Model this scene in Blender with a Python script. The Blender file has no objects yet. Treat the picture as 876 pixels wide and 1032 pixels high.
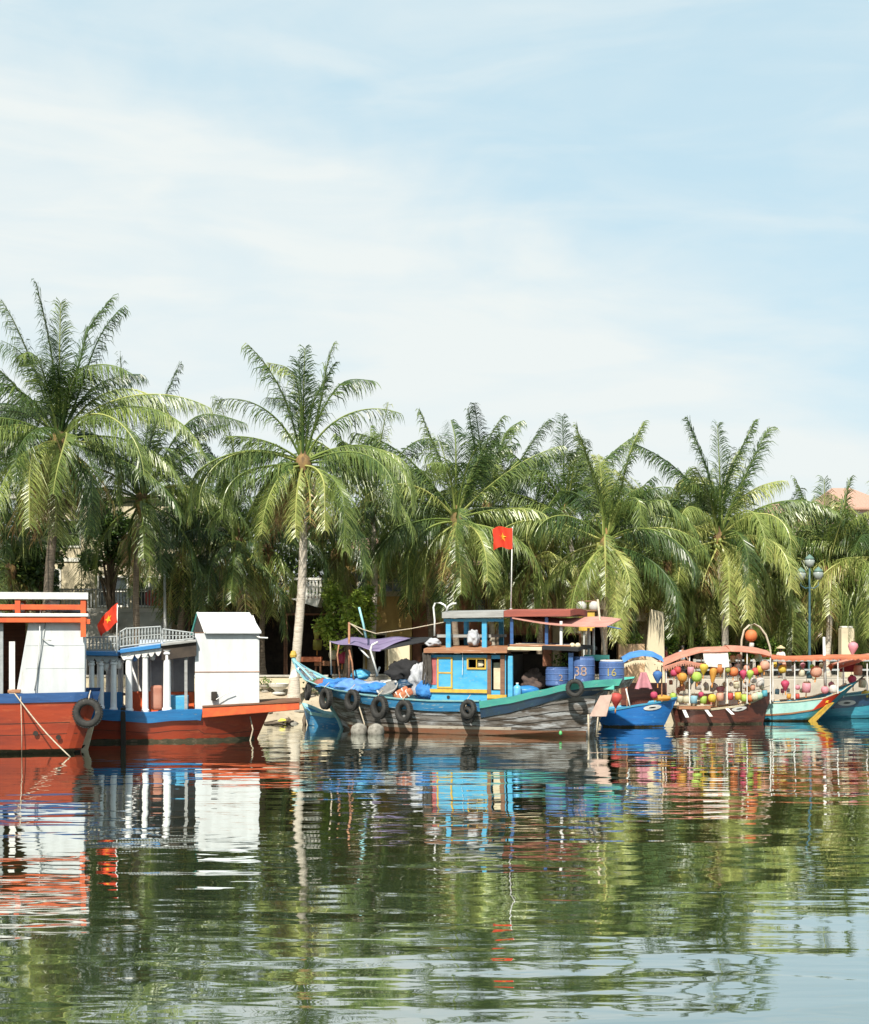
import bpy, math, random
from mathutils import Vector, Matrix
from mathutils import noise as NZ
R = math.radians
random.seed(7)
sc = bpy.context.scene
col = sc.collection
F, CX, Y0, H = 1433.0, 438.0, 632.0, 4.4     # focal length, principal column, horizon row, eye height

# ------------------------------------------------------------------ helpers
def at(px, py, D):
    return Vector(((px-CX)/F*D, D, H-(py-Y0)/F*D))
def depth(py): return F*H/(py-Y0)

class MB:
    def __init__(s): s.v=[]; s.f=[]; s.t=[]; s.tint=0.0; s.M=None
    def add(s, vs, fs):
        n=len(s.v)
        if s.M is not None: vs=[s.M@Vector(v) for v in vs]
        s.v.extend([tuple(v) for v in vs]); s.f.extend([tuple(i+n for i in f) for f in fs])
        s.t.extend([s.tint]*len(fs)); return s
    def box(s, x0,x1,y0,y1,z0,z1):
        return s.add([(x0,y0,z0),(x1,y0,z0),(x1,y1,z0),(x0,y1,z0),(x0,y0,z1),(x1,y0,z1),(x1,y1,z1),(x0,y1,z1)],
                     [(0,3,2,1),(4,5,6,7),(0,1,5,4),(1,2,6,5),(2,3,7,6),(3,0,4,7)])
    def hexa(s, a, b):   # two quads (near, far) of four corners each
        return s.add(list(a)+list(b), [(0,1,2,3),(7,6,5,4),(0,4,5,1),(1,5,6,2),(2,6,7,3),(3,7,4,0)])
    def tube(s, path, r, n=8, cap=True):
        path=[Vector(p) for p in path]; rs=r if isinstance(r,(list,tuple)) else [r]*len(path)
        vs=[];fs=[]; up=None
        for i,p in enumerate(path):
            d=(path[min(i+1,len(path)-1)]-path[max(i-1,0)]).normalized()
            if up is None:
                up=Vector((0,0,1)) if abs(d.z)<.9 else Vector((1,0,0))
            a=d.cross(up).normalized(); b=d.cross(a).normalized(); up=-b if False else up
            for k in range(n):
                t=2*math.pi*k/n; vs.append(p+(a*math.cos(t)+b*math.sin(t))*rs[i])
        for i in range(len(path)-1):
            for k in range(n):
                k2=(k+1)%n; fs.append((i*n+k,i*n+k2,(i+1)*n+k2,(i+1)*n+k))
        if cap: fs.append(tuple(range(n))[::-1]); fs.append(tuple((len(path)-1)*n+k for k in range(n)))
        return s.add(vs,fs)
    def lathe(s, prof, c=(0,0,0), n=20, sx=1, sy=1):
        vs=[];fs=[]
        for r,z in prof:
            for k in range(n):
                t=2*math.pi*k/n; vs.append((c[0]+r*sx*math.cos(t), c[1]+r*sy*math.sin(t), c[2]+z))
        for i in range(len(prof)-1):
            for k in range(n):
                k2=(k+1)%n; fs.append((i*n+k,i*n+k2,(i+1)*n+k2,(i+1)*n+k))
        if prof[0][0]>1e-4: fs.append(tuple(range(n))[::-1])
        if prof[-1][0]>1e-4: fs.append(tuple((len(prof)-1)*n+k for k in range(n)))
        return s.add(vs,fs)
    def grid(s, fn, nu, nv, closed=False):
        vs=[fn(i/nu, j/nv) for i in range(nu+1) for j in range(nv+1)]
        fs=[(i*(nv+1)+j,(i+1)*(nv+1)+j,(i+1)*(nv+1)+j+1,i*(nv+1)+j+1) for i in range(nu) for j in range(nv)]
        return s.add(vs,fs)
    def slab(s, fn, nu, nv, th):  # a cloth-like sheet given a real thickness downwards
        top=[Vector(fn(i/nu,j/nv)) for i in range(nu+1) for j in range(nv+1)]
        bot=[v-Vector((0,0,th)) for v in top]; N=len(top); w=nv+1
        fs=[]
        for i in range(nu):
            for j in range(nv):
                q=(i*w+j,(i+1)*w+j,(i+1)*w+j+1,i*w+j+1); fs.append(q); fs.append(tuple(N+k for k in q[::-1]))
        for i in range(nu):
            a,b=i*w,(i+1)*w; fs.append((b,a,N+a,N+b)); a,b=i*w+nv,(i+1)*w+nv; fs.append((a,b,N+b,N+a))
        for j in range(nv):
            a,b=j,j+1; fs.append((a,b,N+b,N+a)); a,b=nu*w+j,nu*w+j+1; fs.append((b,a,N+a,N+b))
        return s.add(top+bot,fs)
    def torus(s, R0, r, n=28, m=12, sq=.8):
        vs=[];fs=[]
        for i in range(n):
            a=2*math.pi*i/n
            for j in range(m):
                b=2*math.pi*j/m; cb,sb=math.cos(b),math.sin(b)
                cb=math.copysign(abs(cb)**sq,cb); sb=math.copysign(abs(sb)**sq,sb)
                rr=R0+r*.85*cb; vs.append((rr*math.cos(a), r*sb, rr*math.sin(a)))
        for i in range(n):
            for j in range(m):
                i2,j2=(i+1)%n,(j+1)%m; fs.append((i*m+j,i*m+j2,i2*m+j2,i2*m+j))
        return s.add(vs,fs)
    def build(s, name, mat, parent=None, smooth=False, bevel=0, tint=False, auto=False):
        me=bpy.data.meshes.new(name); me.from_pydata(s.v,[],s.f); me.validate(clean_customdata=False)
        if mat: me.materials.append(mat)
        if smooth: me.polygons.foreach_set('use_smooth',[True]*len(me.polygons))
        if tint and len(me.polygons)==len(s.t):
            at_=me.attributes.new('tint','FLOAT','FACE'); at_.data.foreach_set('value',s.t)
        me.update()
        o=bpy.data.objects.new(name,me); col.objects.link(o)
        if parent: o.parent=parent
        if bevel:
            b=o.modifiers.new('bevel','BEVEL'); b.width=bevel; b.segments=2; b.limit_method='ANGLE'
        return o

def tag(o,label=None,cat=None,group=None,kind=None):
    if label: o['label']=label
    if cat: o['category']=cat
    if group: o['group']=group
    if kind: o['kind']=kind
    return o
def thing(name,loc,label,cat,rotz=0,group=None,rot=None):
    o=bpy.data.objects.new(name,None); col.objects.link(o); o.empty_display_size=.3
    o.location=loc; o.rotation_euler=rot if rot else (0,0,rotz)
    return tag(o,label,cat,group)
def copy_tree(o,parent=None):
    c=o.copy(); col.objects.link(c)
    c.parent=parent
    for ch in list(o.children): copy_tree(ch,c)
    return c

# ------------------------------------------------------------------ materials
def M(name,c,c2=None,s=3,st=(1,1,1),rough=.6,bump=0,metal=0,f=(.4,.62),detail=6,c3=None,s3=12,f3=(.6,.7),spec=.4,transl=0,bs=None):
    m=bpy.data.materials.new(name); m.use_nodes=True; nt=m.node_tree; n=nt.nodes; l=nt.links
    p=n['Principled BSDF']; p.inputs['Roughness'].default_value=rough; p.inputs['Metallic'].default_value=metal
    p.inputs['Specular IOR Level'].default_value=spec
    c=(*c,1); c2=(*(c2 or tuple(x*.72 for x in c[:3])),1)
    tc=n.new('ShaderNodeTexCoord'); mp=n.new('ShaderNodeMapping'); mp.inputs['Scale'].default_value=st
    l.new(tc.outputs['Object'],mp.inputs['Vector'])
    def noise(sc_,d=detail):
        t=n.new('ShaderNodeTexNoise'); t.inputs['Scale'].default_value=sc_; t.inputs['Detail'].default_value=d
        t.inputs['Roughness'].default_value=.62; l.new(mp.outputs[0],t.inputs['Vector']); return t
    def rng(src,lo,hi):
        r=n.new('ShaderNodeMapRange'); r.inputs['From Min'].default_value=lo; r.inputs['From Max'].default_value=hi
        r.clamp=True; l.new(src,r.inputs['Value']); return r.outputs[0]
    def mix(fac,a,b):
        x=n.new('ShaderNodeMix'); x.data_type='RGBA'; l.new(fac,x.inputs[0])
        for sock,v in ((x.inputs[6],a),(x.inputs[7],b)):
            if isinstance(v,tuple): sock.default_value=v
            else: l.new(v,sock)
        return x.outputs[2]
    t=noise(s); out=mix(rng(t.outputs[0],*f),c,c2)
    if c3: 
        t3=noise(s3); out=mix(rng(t3.outputs[0],*f3),out,(*c3,1))
    l.new(out,p.inputs['Base Color'])
    if bump:
        b=n.new('ShaderNodeBump'); b.inputs['Strength'].default_value=1; b.inputs['Distance'].default_value=bump
        tb=noise(bs or s*3); l.new(tb.outputs[0],b.inputs['Height']); l.new(b.outputs[0],p.inputs['Normal'])
    if transl:
        tr=n.new('ShaderNodeBsdfTranslucent'); l.new(out,tr.inputs['Color']); ms=n.new('ShaderNodeMixShader')
        ms.inputs[0].default_value=transl; l.new(p.outputs[0],ms.inputs[1]); l.new(tr.outputs[0],ms.inputs[2])
        l.new(ms.outputs[0],n['Material Output'].inputs['Surface'])
    return m

def leaf_mat(name, ramp, transl=.4, rough=.42, nscale=.6):
    m=bpy.data.materials.new(name); m.use_nodes=True; nt=m.node_tree; n=nt.nodes; l=nt.links
    p=n['Principled BSDF']; p.inputs['Roughness'].default_value=rough; p.inputs['Specular IOR Level'].default_value=.5
    a=n.new('ShaderNodeAttribute'); a.attribute_name='tint'
    cr=n.new('ShaderNodeValToRGB'); e=cr.color_ramp.elements
    e[0].position=ramp[0][0]; e[0].color=(*ramp[0][1],1); e[1].position=ramp[-1][0]; e[1].color=(*ramp[-1][1],1)
    for pos,c in ramp[1:-1]:
        q=e.new(pos); q.color=(*c,1)
    tc=n.new('ShaderNodeTexCoord'); t=n.new('ShaderNodeTexNoise'); t.inputs['Scale'].default_value=nscale; t.inputs['Detail'].default_value=4
    l.new(tc.outputs['Object'],t.inputs['Vector'])
    ma=n.new('ShaderNodeMath'); ma.operation='MULTIPLY_ADD'; ma.inputs[1].default_value=.28; l.new(t.outputs[0],ma.inputs[0])
    mb=n.new('ShaderNodeMath'); mb.operation='SUBTRACT'; mb.inputs[1].default_value=.14; l.new(ma.outputs[0],mb.inputs[0])
    l.new(a.outputs['Fac'],ma.inputs[2]); l.new(mb.outputs[0],cr.inputs[0]); l.new(cr.outputs[0],p.inputs['Base Color'])
    tr=n.new('ShaderNodeBsdfTranslucent'); l.new(cr.outputs[0],tr.inputs['Color']); ms=n.new('ShaderNodeMixShader')
    ms.inputs[0].default_value=transl; l.new(p.outputs[0],ms.inputs[1]); l.new(tr.outputs[0],ms.inputs[2])
    l.new(ms.outputs[0],n['Material Output'].inputs['Surface'])
    return m
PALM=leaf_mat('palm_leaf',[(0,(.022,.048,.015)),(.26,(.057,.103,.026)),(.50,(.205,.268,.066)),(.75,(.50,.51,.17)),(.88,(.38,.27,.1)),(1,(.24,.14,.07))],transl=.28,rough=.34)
LEAF=leaf_mat('broad_leaf',[(0,(.025,.05,.015)),(.4,(.06,.115,.028)),(.7,(.16,.26,.045)),(1,(.32,.42,.07))],transl=.3,rough=.5)

W_=dict
m_trunk=M('palm_bark',(.60,.54,.46),(.42,.37,.30),s=2.5,st=(1,1,9),rough=.9,bump=.03,c3=(.15,.12,.09),s3=4,f3=(.58,.7))
m_trunkd=M('dark_palm_bark',(.24,.19,.14),(.13,.10,.075),s=2.5,st=(1,1,8),rough=.9,bump=.03)
m_fibre=M('palm_fibre',(.24,.15,.06),(.10,.065,.035),s=5,st=(1,1,.3),rough=.95,bump=.03)
m_coco=M('coconut_skin',(.30,.27,.06),(.13,.17,.04),s=2,rough=.4)
m_bark=M('bark',(.13,.10,.07),(.07,.055,.04),s=5,st=(1,1,.3),rough=.9,bump=.02)
m_red=M('red_orange_hull_paint',(.30,.040,.012),(.17,.024,.011),s=.9,st=(.45,1,2.2),rough=.42,bump=.006,f=(.42,.66),c3=(.40,.095,.035),s3=1.7,f3=(.56,.72),bs=6)
m_orange=M('orange_trim_paint',(.66,.12,.035),(.50,.085,.03),s=3,rough=.5)
m_blue=M('blue_gunwale_paint',(.03,.20,.47),(.025,.15,.37),s=2.5,st=(.5,1,3),rough=.4,c3=(.2,.26,.3),s3=7,f3=(.63,.7))
m_navy=M('navy_gunwale_paint',(.03,.09,.24),(.02,.06,.17),s=2.5,st=(.5,1,3),rough=.45,c3=(.15,.2,.26),s3=7,f3=(.63,.7))
m_wblue=M('worn_blue_gunwale_paint',(.055,.26,.47),(.03,.17,.36),s=2,st=(.5,1,3),rough=.55,c3=(.35,.44,.46),s3=5,f3=(.57,.66))
m_lblue=M('cabin_sky_blue_paint',(.08,.34,.50),(.04,.28,.52),s=1.6,st=(1,1,2.5),rough=.5,c3=(.16,.30,.36),s3=6,f3=(.58,.68))
m_teal=M('sea_green_paint',(.10,.46,.37),(.08,.36,.33),s=2,st=(.6,1,2),rough=.5,c3=(.3,.42,.36),s3=8,f3=(.62,.7))
m_palet=M('pale_teal_paint',(.28,.52,.52),(.20,.42,.46),s=2,rough=.55,c3=(.45,.5,.44),s3=6,f3=(.58,.68))
m_dnavy=M('dark_navy_paint',(.012,.04,.085),(.01,.03,.05),s=3,rough=.5,c3=(.04,.10,.12),s3=6)
m_wood=M('weathered_grey_planks',(.22,.205,.19),(.085,.066,.05),s=1.3,st=(.5,1,3.2),rough=.85,bump=.014,f=(.44,.57),c3=(.47,.48,.49),s3=1.9,f3=(.50,.64),bs=6)
m_boot=M('brown_boot_stripe',(.26,.105,.055),(.22,.14,.09),s=2,st=(.5,1,4),rough=.8,c3=(.16,.08,.05),s3=4,f3=(.56,.64))
m_seam=M('dark_plank_seam',(.03,.025,.02),rough=.9)
m_white=M('white_cabin_paint',(.57,.59,.60),(.49,.505,.51),s=1.4,st=(1.6,1,.45),rough=.55,bump=.004,c3=(.46,.44,.40),s3=3.5,f3=(.60,.74))
m_white2=M('white_trim_paint',(.70,.69,.67),(.58,.57,.54),s=4,rough=.55)
m_grey=M('grey_weathered_board',(.33,.33,.32),(.24,.24,.23),s=3,st=(.4,1,3),rough=.8)
m_greyr=M('grey_rail_paint',(.34,.36,.36),(.26,.28,.28),s=5,rough=.6)
m_brown=M('brown_wood',(.20,.10,.055),(.13,.065,.04),s=3,st=(.4,1,5),rough=.7)
m_tan=M('tan_varnished_board',(.36,.17,.085),(.24,.11,.06),s=3,st=(.3,1,5),rough=.6,c3=(.5,.4,.3),s3=6,f3=(.6,.68))
m_yel=M('yellow_ochre_trim',(.55,.35,.05),(.42,.26,.05),s=5,rough=.55)
m_cream=M('cream_cloth',(.62,.54,.38),(.52,.44,.3),s=4,rough=.9)
m_dark=M('dark_wood_and_shade',(.055,.042,.032),(.03,.024,.02),s=3,rough=.9)  # dark wood colour, with the shade of open interiors put into it
m_rub=M('tyre_rubber',(.018,.018,.017),(.035,.033,.03),s=6,rough=.8,bump=.008,c3=(.14,.13,.11),s3=5,f3=(.6,.72))
m_rope=M('rope_fibre',(.50,.43,.33),(.36,.3,.22),s=20,rough=.95)
m_roped=M('dark_rope_fibre',(.08,.07,.06),rough=.95)
m_purple=M('purple_tarpaulin',(.27,.22,.36),(.22,.17,.30),s=1.5,rough=.6,bump=.015,transl=.25)
m_bluet=M('blue_tarpaulin',(.05,.21,.50),(.035,.14,.38),s=3,rough=.7,bump=.05,bs=7,spec=.2)
m_lav=M('lavender_blue_cloth',(.13,.27,.56),(.08,.19,.45),s=3,rough=.8,bump=.05,bs=7,spec=.2)
m_black=M('black_cloth',(.018,.018,.02),rough=.9,bump=.02)
m_gcloth=M('grey_cloth',(.42,.43,.45),(.3,.31,.34),s=3,rough=.9,bump=.03)
m_rred=M('red_roof_board',(.30,.075,.05),(.22,.06,.045),s=3,st=(.4,1,3),rough=.7)
m_pink=M('faded_pink_awning',(.62,.33,.27),(.54,.26,.21),s=2,rough=.8,transl=.25)
m_peach=M('peach_canopy_cloth',(.76,.42,.31),(.66,.32,.23),s=2.5,rough=.8,transl=.5,bump=.01)
m_ocan=M('orange_canopy_cloth',(.74,.29,.15),(.62,.22,.12),s=2.5,rough=.8,transl=.45,bump=.01)
m_bcan=M('blue_canopy_cloth',(.10,.30,.66),(.07,.23,.55),s=2,rough=.6,transl=.2,bump=.01)
m_flag=M('red_flag_cloth',(.80,.075,.03),(.72,.06,.03),s=2,rough=.8,transl=.35)
m_star=M('yellow_star_cloth',(.85,.42,.03),rough=.8)
m_steel=M('galvanised_steel',(.5,.5,.48),(.4,.4,.38),s=8,rough=.45,metal=.3)
m_whitep=M('white_pole_paint',(.75,.75,.72),rough=.5)
m_drum=M('blue_plastic_drum',(.07,.13,.30),(.05,.09,.22),s=3,rough=.4,c3=(.2,.28,.5),s3=6,f3=(.62,.7))
m_num=M('pale_orange_stencil',(.38,.26,.22),rough=.8)
m_numy=M('yellow_stencil',(.38,.31,.12),rough=.8)
m_bbrown=M('dark_red_brown_hull',(.12,.035,.022),(.07,.024,.018),s=2,st=(.5,1,4),rough=.45,c3=(.2,.09,.06),s3=6,f3=(.6,.7))
m_bblue=M('bright_blue_hull',(.02,.17,.50),(.02,.13,.40),s=2,st=(.5,1,3),rough=.4,c3=(.1,.3,.55),s3=6,f3=(.6,.7))
m_bteal=M('teal_hull',(.04,.25,.33),(.03,.17,.26),s=2,st=(.5,1,3),rough=.45,c3=(.12,.36,.42),s3=5,f3=(.58,.68))
m_mint=M('mint_band_paint',(.42,.68,.62),(.34,.58,.54),s=3,rough=.5)
m_concrete=M('concrete',(.44,.41,.36),(.32,.30,.26),s=1.5,rough=.9,bump=.01,c3=(.22,.2,.17),s3=4,f3=(.6,.72))
m_float=M('chalky_grey_float',(.27,.255,.22),(.14,.13,.11),s=5,rough=.9,bump=.01)
m_foam=M('yellow_plastic_bag',(.80,.74,.08),(.7,.62,.06),s=4,rough=.5)
m_wallc=M('cream_render',(.56,.49,.34),(.47,.41,.29),s=.8,rough=.9,c3=(.34,.3,.22),s3=2,f3=(.6,.75))
m_wally=M('ochre_yellow_render',(.55,.38,.14),(.46,.31,.11),s=.8,rough=.9,c3=(.3,.22,.12),s3=2,f3=(.6,.75))
m_wallt=M('terracotta_render',(.33,.15,.09),(.25,.11,.07),s=.9,rough=.9)
m_wallw=M('white_render',(.66,.65,.60),(.56,.55,.50),s=.8,rough=.9,c3=(.42,.4,.36),s3=2,f3=(.6,.75))
m_wallp=M('pale_pink_render',(.62,.47,.41),(.56,.42,.37),s=.8,rough=.9)
m_beige=M('beige_awning_canvas',(.40,.37,.31),(.33,.30,.25),s=1.2,rough=.9,bump=.01)
m_tile=M('faded_roof_tiles',(.44,.27,.20),(.36,.21,.16),s=3,st=(3,1,6),rough=.8,bump=.02)
m_glass=M('dark_window_glass',(.03,.04,.045),rough=.12,spec=.6)
m_pave=M('promenade_paving',(.42,.38,.32),(.33,.30,.25),s=1.5,rough=.9,bump=.006)
m_globe=M('frosted_lamp_globe',(.34,.38,.36),(.26,.30,.28),s=4,rough=.3)
m_lpost=M('blue_green_lamp_post',(.05,.11,.13),(.035,.08,.10),s=4,rough=.4)
m_skin=M('skin',(.36,.20,.13),rough=.6); m_hair=M('black_hair',(.015,.012,.01),rough=.5)
m_shirtb=M('pale_grey_blue_shirt',(.5,.56,.62),rough=.9); m_shirtr=M('dark_red_shirt',(.25,.05,.04),rough=.9); m_shirtw=M('white_shirt',(.72,.7,.66),rough=.9)
m_trou=M('dark_trousers',(.04,.045,.06),rough=.9); m_hat=M('straw_hat',(.6,.48,.28),rough=.9)
m_bottle=M('blue_water_bottle_plastic',(.12,.4,.68),rough=.15,spec=.6)
m_foli=None

# ------------------------------------------------------------------ ground and water
def shore(x):
    t=min(1,max(0,(x-1)/9)); t=t*t*(3-2*t)
    return 64.6+ t*5.4 + .35*math.sin(x*.7)+.2*math.sin(x*1.9+1)
def ground_z(x,y):
    d=y-shore(x)
    if d<0: return max(-2.5,d*.22)
    z=min(1.62,d*.26)
    return z+ (0.05*math.sin(x*2.1+y*1.3)+.04*math.sin(x*4.7-y*2.9))*min(1,d*.8)*(1 if d<8 else 0)
def axis(core0,core1,step,far0,far1):
    a=[];x=core0
    while x<=core1: a.append(x); x+=step
    lo=[];x=core0;s=step
    while x>far0: s*=1.5; x-=s; lo.append(max(x,far0))
    hi=[];x=core1;s=step
    while x<far1: s*=1.5; x+=s; hi.append(min(x,far1))
    return lo[::-1]+a+hi
m_ground=M('sandy_earth',(.44,.37,.27),(.34,.28,.20),s=.9,rough=.95,bump=.03,c3=(.2,.17,.12),s3=3.5,f3=(.58,.7),bs=9)
gx=axis(-36,36,.6,-1500,1500); gy=axis(58,92,.5,-600,2500)
g=MB(); g.v=[(x,y,ground_z(x,y)) for x in gx for y in gy]; n_=len(gy)
g.f=[(i*n_+j,(i+1)*n_+j,(i+1)*n_+j+1,i*n_+j+1) for i in range(len(gx)-1) for j in range(n_-1)]; g.t=[0]*len(g.f)
tag(g.build('ground',m_ground,smooth=True),kind='structure')

def water_mat():
    m=bpy.data.materials.new('river_water'); m.use_nodes=True; nt=m.node_tree; n=nt.nodes; l=nt.links
    p=n['Principled BSDF']; p.inputs['Base Color'].default_value=(.040,.056,.026,1); p.inputs['Roughness'].default_value=.012
    p.inputs['IOR'].default_value=2.1
    tc=n.new('ShaderNodeTexCoord')
    prev=None
    # (x scale, y scale, noise scale, height, detail)
    layers=[(.30,1.0,1.30,.0165,1.3,.3),(.38,1.0,.40,.042,1.0,.4),(.32,1,3.4,.0032,1.2,.4)]
    tot=None
    pt=n.new('ShaderNodeTexNoise'); pt.inputs['Scale'].default_value=.09; pt.inputs['Detail'].default_value=2
    l.new(tc.outputs['Object'],pt.inputs['Vector'])
    pr=n.new('ShaderNodeMapRange'); pr.inputs['From Min'].default_value=.38; pr.inputs['From Max'].default_value=.62
    pr.inputs['To Min'].default_value=.55; pr.inputs['To Max'].default_value=1.35; l.new(pt.outputs[0],pr.inputs['Value'])
    for i,(sx,sy,s,h,d,dist) in enumerate(layers):
        mp=n.new('ShaderNodeMapping'); mp.inputs['Scale'].default_value=(sx,sy,1); mp.inputs['Location'].default_value=(i*7.3,i*3.1,0)
        mp.inputs['Rotation'].default_value=(0,0,R([4,-7,12][i]))
        l.new(tc.outputs['Object'],mp.inputs['Vector'])
        t=n.new('ShaderNodeTexNoise'); t.inputs['Scale'].default_value=s; t.inputs['Detail'].default_value=d; t.inputs['Roughness'].default_value=.5
        t.inputs['Distortion'].default_value=dist
        l.new(mp.outputs[0],t.inputs['Vector'])
        k=n.new('ShaderNodeMath'); k.operation='MULTIPLY_ADD'; k.inputs[1].default_value=h; l.new(t.outputs[0],k.inputs[0])
        if tot: l.new(tot,k.inputs[2])
        else: k.inputs[2].default_value=0
        tot=k.outputs[0]
    q=n.new('ShaderNodeMath'); q.operation='MULTIPLY'; l.new(tot,q.inputs[0]); l.new(pr.outputs[0],q.inputs[1])
    b=n.new('ShaderNodeBump'); b.inputs['Strength'].default_value=1; b.inputs['Distance'].default_value=1.0
    l.new(q.outputs[0],b.inputs['Height']); l.new(b.outputs[0],p.inputs['Normal'])
    gl=n.new('ShaderNodeBsdfGlossy'); gl.inputs['Color'].default_value=(.90,.94,.92,1); gl.inputs['Roughness'].default_value=.02; l.new(b.outputs[0],gl.inputs['Normal'])
    fr=n.new('ShaderNodeFresnel'); fr.inputs['IOR'].default_value=1.33; l.new(b.outputs[0],fr.inputs['Normal'])
    fm=n.new('ShaderNodeMapRange'); fm.inputs['From Min'].default_value=.02; fm.inputs['From Max'].default_value=.6; fm.inputs['To Min'].default_value=.30; fm.inputs['To Max'].default_value=.95; l.new(fr.outputs[0],fm.inputs['Value'])
    ms=n.new('ShaderNodeMixShader'); l.new(fm.outputs[0],ms.inputs[0]); l.new(p.outputs[0],ms.inputs[1]); l.new(gl.outputs[0],ms.inputs[2]); l.new(ms.outputs[0],n['Material Output'].inputs['Surface'])
    return m
w=MB(); w.add([(-1500,-600,0),(1500,-600,0),(1500,2500,0),(-1500,2500,0)],[(0,1,2,3)])
tag(w.build('water',water_mat()),kind='structure')

# ------------------------------------------------------------------ boat frame and hull
class Boat:
    """local +x runs to the right of the picture, -y is the side towards the viewer, z=0 is the waterline"""
    def __init__(s,ox,oy,a,root=None): s.ox,s.oy,s.a=ox,oy,a; s.root=root
    def lx(s,px,y):
        k=(px-CX)/F; c,sn=math.cos(s.a),math.sin(s.a)
        return (k*(s.oy+y*c)-s.ox+y*sn)/(c-k*sn)
    def p(s,px,py,y):
        x=s.lx(px,y); Y=s.oy+x*math.sin(s.a)+y*math.cos(s.a)
        return Vector((x,y,H-(py-Y0)/F*Y))
    def w(s,x,y,z):
        c,sn=math.cos(s.a),math.sin(s.a)
        return Vector((s.ox+x*c-y*sn,s.oy+x*sn+y*c,z))
    def wp(s,px,py,y):
        v=s.p(px,py,y); return s.w(*v)
def interp(tab,x):
    if x<=tab[0][0]: return tab[0][1]
    for (a,b),(c,d) in zip(tab,tab[1:]):
        if x<=c:
            t=(x-a)/(c-a); t=t*t*(3-2*t)*.35+t*.65; return b+(d-b)*t
    return tab[-1][1]
class Hull:
    def __init__(s,xs0,xs1,xb0,xb1,B,sheer,e0=.3,e1=.25,w0=.0,w1=.5,zb=-.35,flare=.35):
        s.__dict__.update(locals()); del s.__dict__['s']
    def plan(s,u):
        a=1.0
        if u<s.e0: q=1-u/s.e0; a=min(a,s.w0+(1-s.w0)*(1-q**2.2))
        if u>1-s.e1: q=1-(1-u)/s.e1; a=min(a,s.w1+(1-s.w1)*(1-q**2.2))
        return a
    def top(s,x): return interp(s.sheer,x)
    def pt(s,u,v,side,off=0,dz=0):
        xs=s.xs0+(s.xs1-s.xs0)*u; xb=s.xb0+(s.xb1-s.xb0)*u; x=xb+(xs-xb)*v
        z1=s.top(xs); z=s.zb+(z1-s.zb)*v
        sec=(1-s.flare)+s.flare*v if v>.25 else ((1-s.flare)+s.flare*.25)*(v/.25)**.45
        wv=s.plan(u)*sec*s.B/2
        return Vector((x, side*(wv+off), z+dz))
    def build(s,mb,nu=40,nv=10,th=.07):
        for side in (-1,1):
            o=[[s.pt(i/nu,j/nv,side) for j in range(nv+1)] for i in range(nu+1)]
            inn=[[Vector((p.x,side*max(0,abs(p.y)-th),p.z)) for p in r] for r in o]
            for lay,flip in ((o,side>0),(inn,side<0)):
                vs=[p for r in lay for p in r]; fs=[]
                for i in range(nu):
                    for j in range(nv):
                        q=(i*(nv+1)+j,(i+1)*(nv+1)+j,(i+1)*(nv+1)+j+1,i*(nv+1)+j+1); fs.append(q[::-1] if flip else q)
                mb.add(vs,fs)
            mb.add([r[-1] for r in o]+[r[-1] for r in inn],[(i,i+1,nu+2+i,nu+1+i) for i in range(nu)])
        for u in (0,1):   # close the ends
            L=[s.pt(u,j/nv,-1) for j in range(nv+1)]; Rr=[s.pt(u,j/nv,1) for j in range(nv+1)]
            mb.add(L+Rr,[(j,j+1,nv+2+j,nv+1+j) for j in range(nv)])
        return mb
    def rail(s,mb,u0,u1,a,b,out,sides=(-1,1),nu=30,inn=.0,lift=0):
        """a band following the hull: from a to b metres below the gunwale, standing out by out"""
        for side in sides:
            rows=[]
            for i in range(nu+1):
                u=u0+(u1-u0)*i/nu; xs=s.xs0+(s.xs1-s.xs0)*u; hgt=s.top(xs)-s.zb
                pa=s.pt(u,1-a/hgt,side); pb=s.pt(u,1-b/hgt,side)
                rows.append([Vector((pa.x,pa.y+side*out,pa.z+lift)),Vector((pb.x,pb.y+side*out,pb.z)),Vector((pb.x,pb.y-side*inn,pb.z)),Vector((pa.x,pa.y-side*(inn),pa.z+lift))])
            vs=[p for r in rows for p in r]; fs=[]
            for i in range(nu):
                for k in range(4):
                    k2=(k+1)%4; fs.append((i*4+k,i*4+k2,(i+1)*4+k2,(i+1)*4+k))
            fs+= [(3,2,1,0),(nu*4,nu*4+1,nu*4+2,nu*4+3)]
            mb.add(vs,fs)
        return mb
    def deck(s,mb,u0,u1,d,th=.06,nu=24,inset=.08):
        def lay(dz):
            vs=[]
            for i in range(nu+1):
                u=u0+(u1-u0)*i/nu; xs=s.xs0+(s.xs1-s.xs0)*u; v=1-d/(s.top(xs)-s.zb)
                p=s.pt(u,v,1); yy=max(.01,p.y-inset); vs+= [Vector((p.x,-yy,p.z+dz)),Vector((p.x,yy,p.z+dz))]
            return vs
        a=lay(0); b=lay(-th); N=len(a); fs=[]
        for i in range(nu):
            fs.append((i*2,i*2+2,i*2+3,i*2+1)); fs.append((N+i*2,N+i*2+1,N+i*2+3,N+i*2+2))
        mb.add(a+b,fs); return mb

def sheer_tab(b,pts,B,xc=None,plan=None):
    out=[]
    for px,py in pts:
        y=-B/2
        v=b.p(px,py,y); out.append((v.x,v.z))
    return sorted(out)

def rot_mat(loc,rx=0,ry=0,rz=0):
    return Matrix.Translation(loc)@Matrix.Rotation(rz,4,'Z')@Matrix.Rotation(ry,4,'Y')@Matrix.Rotation(rx,4,'X')

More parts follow.
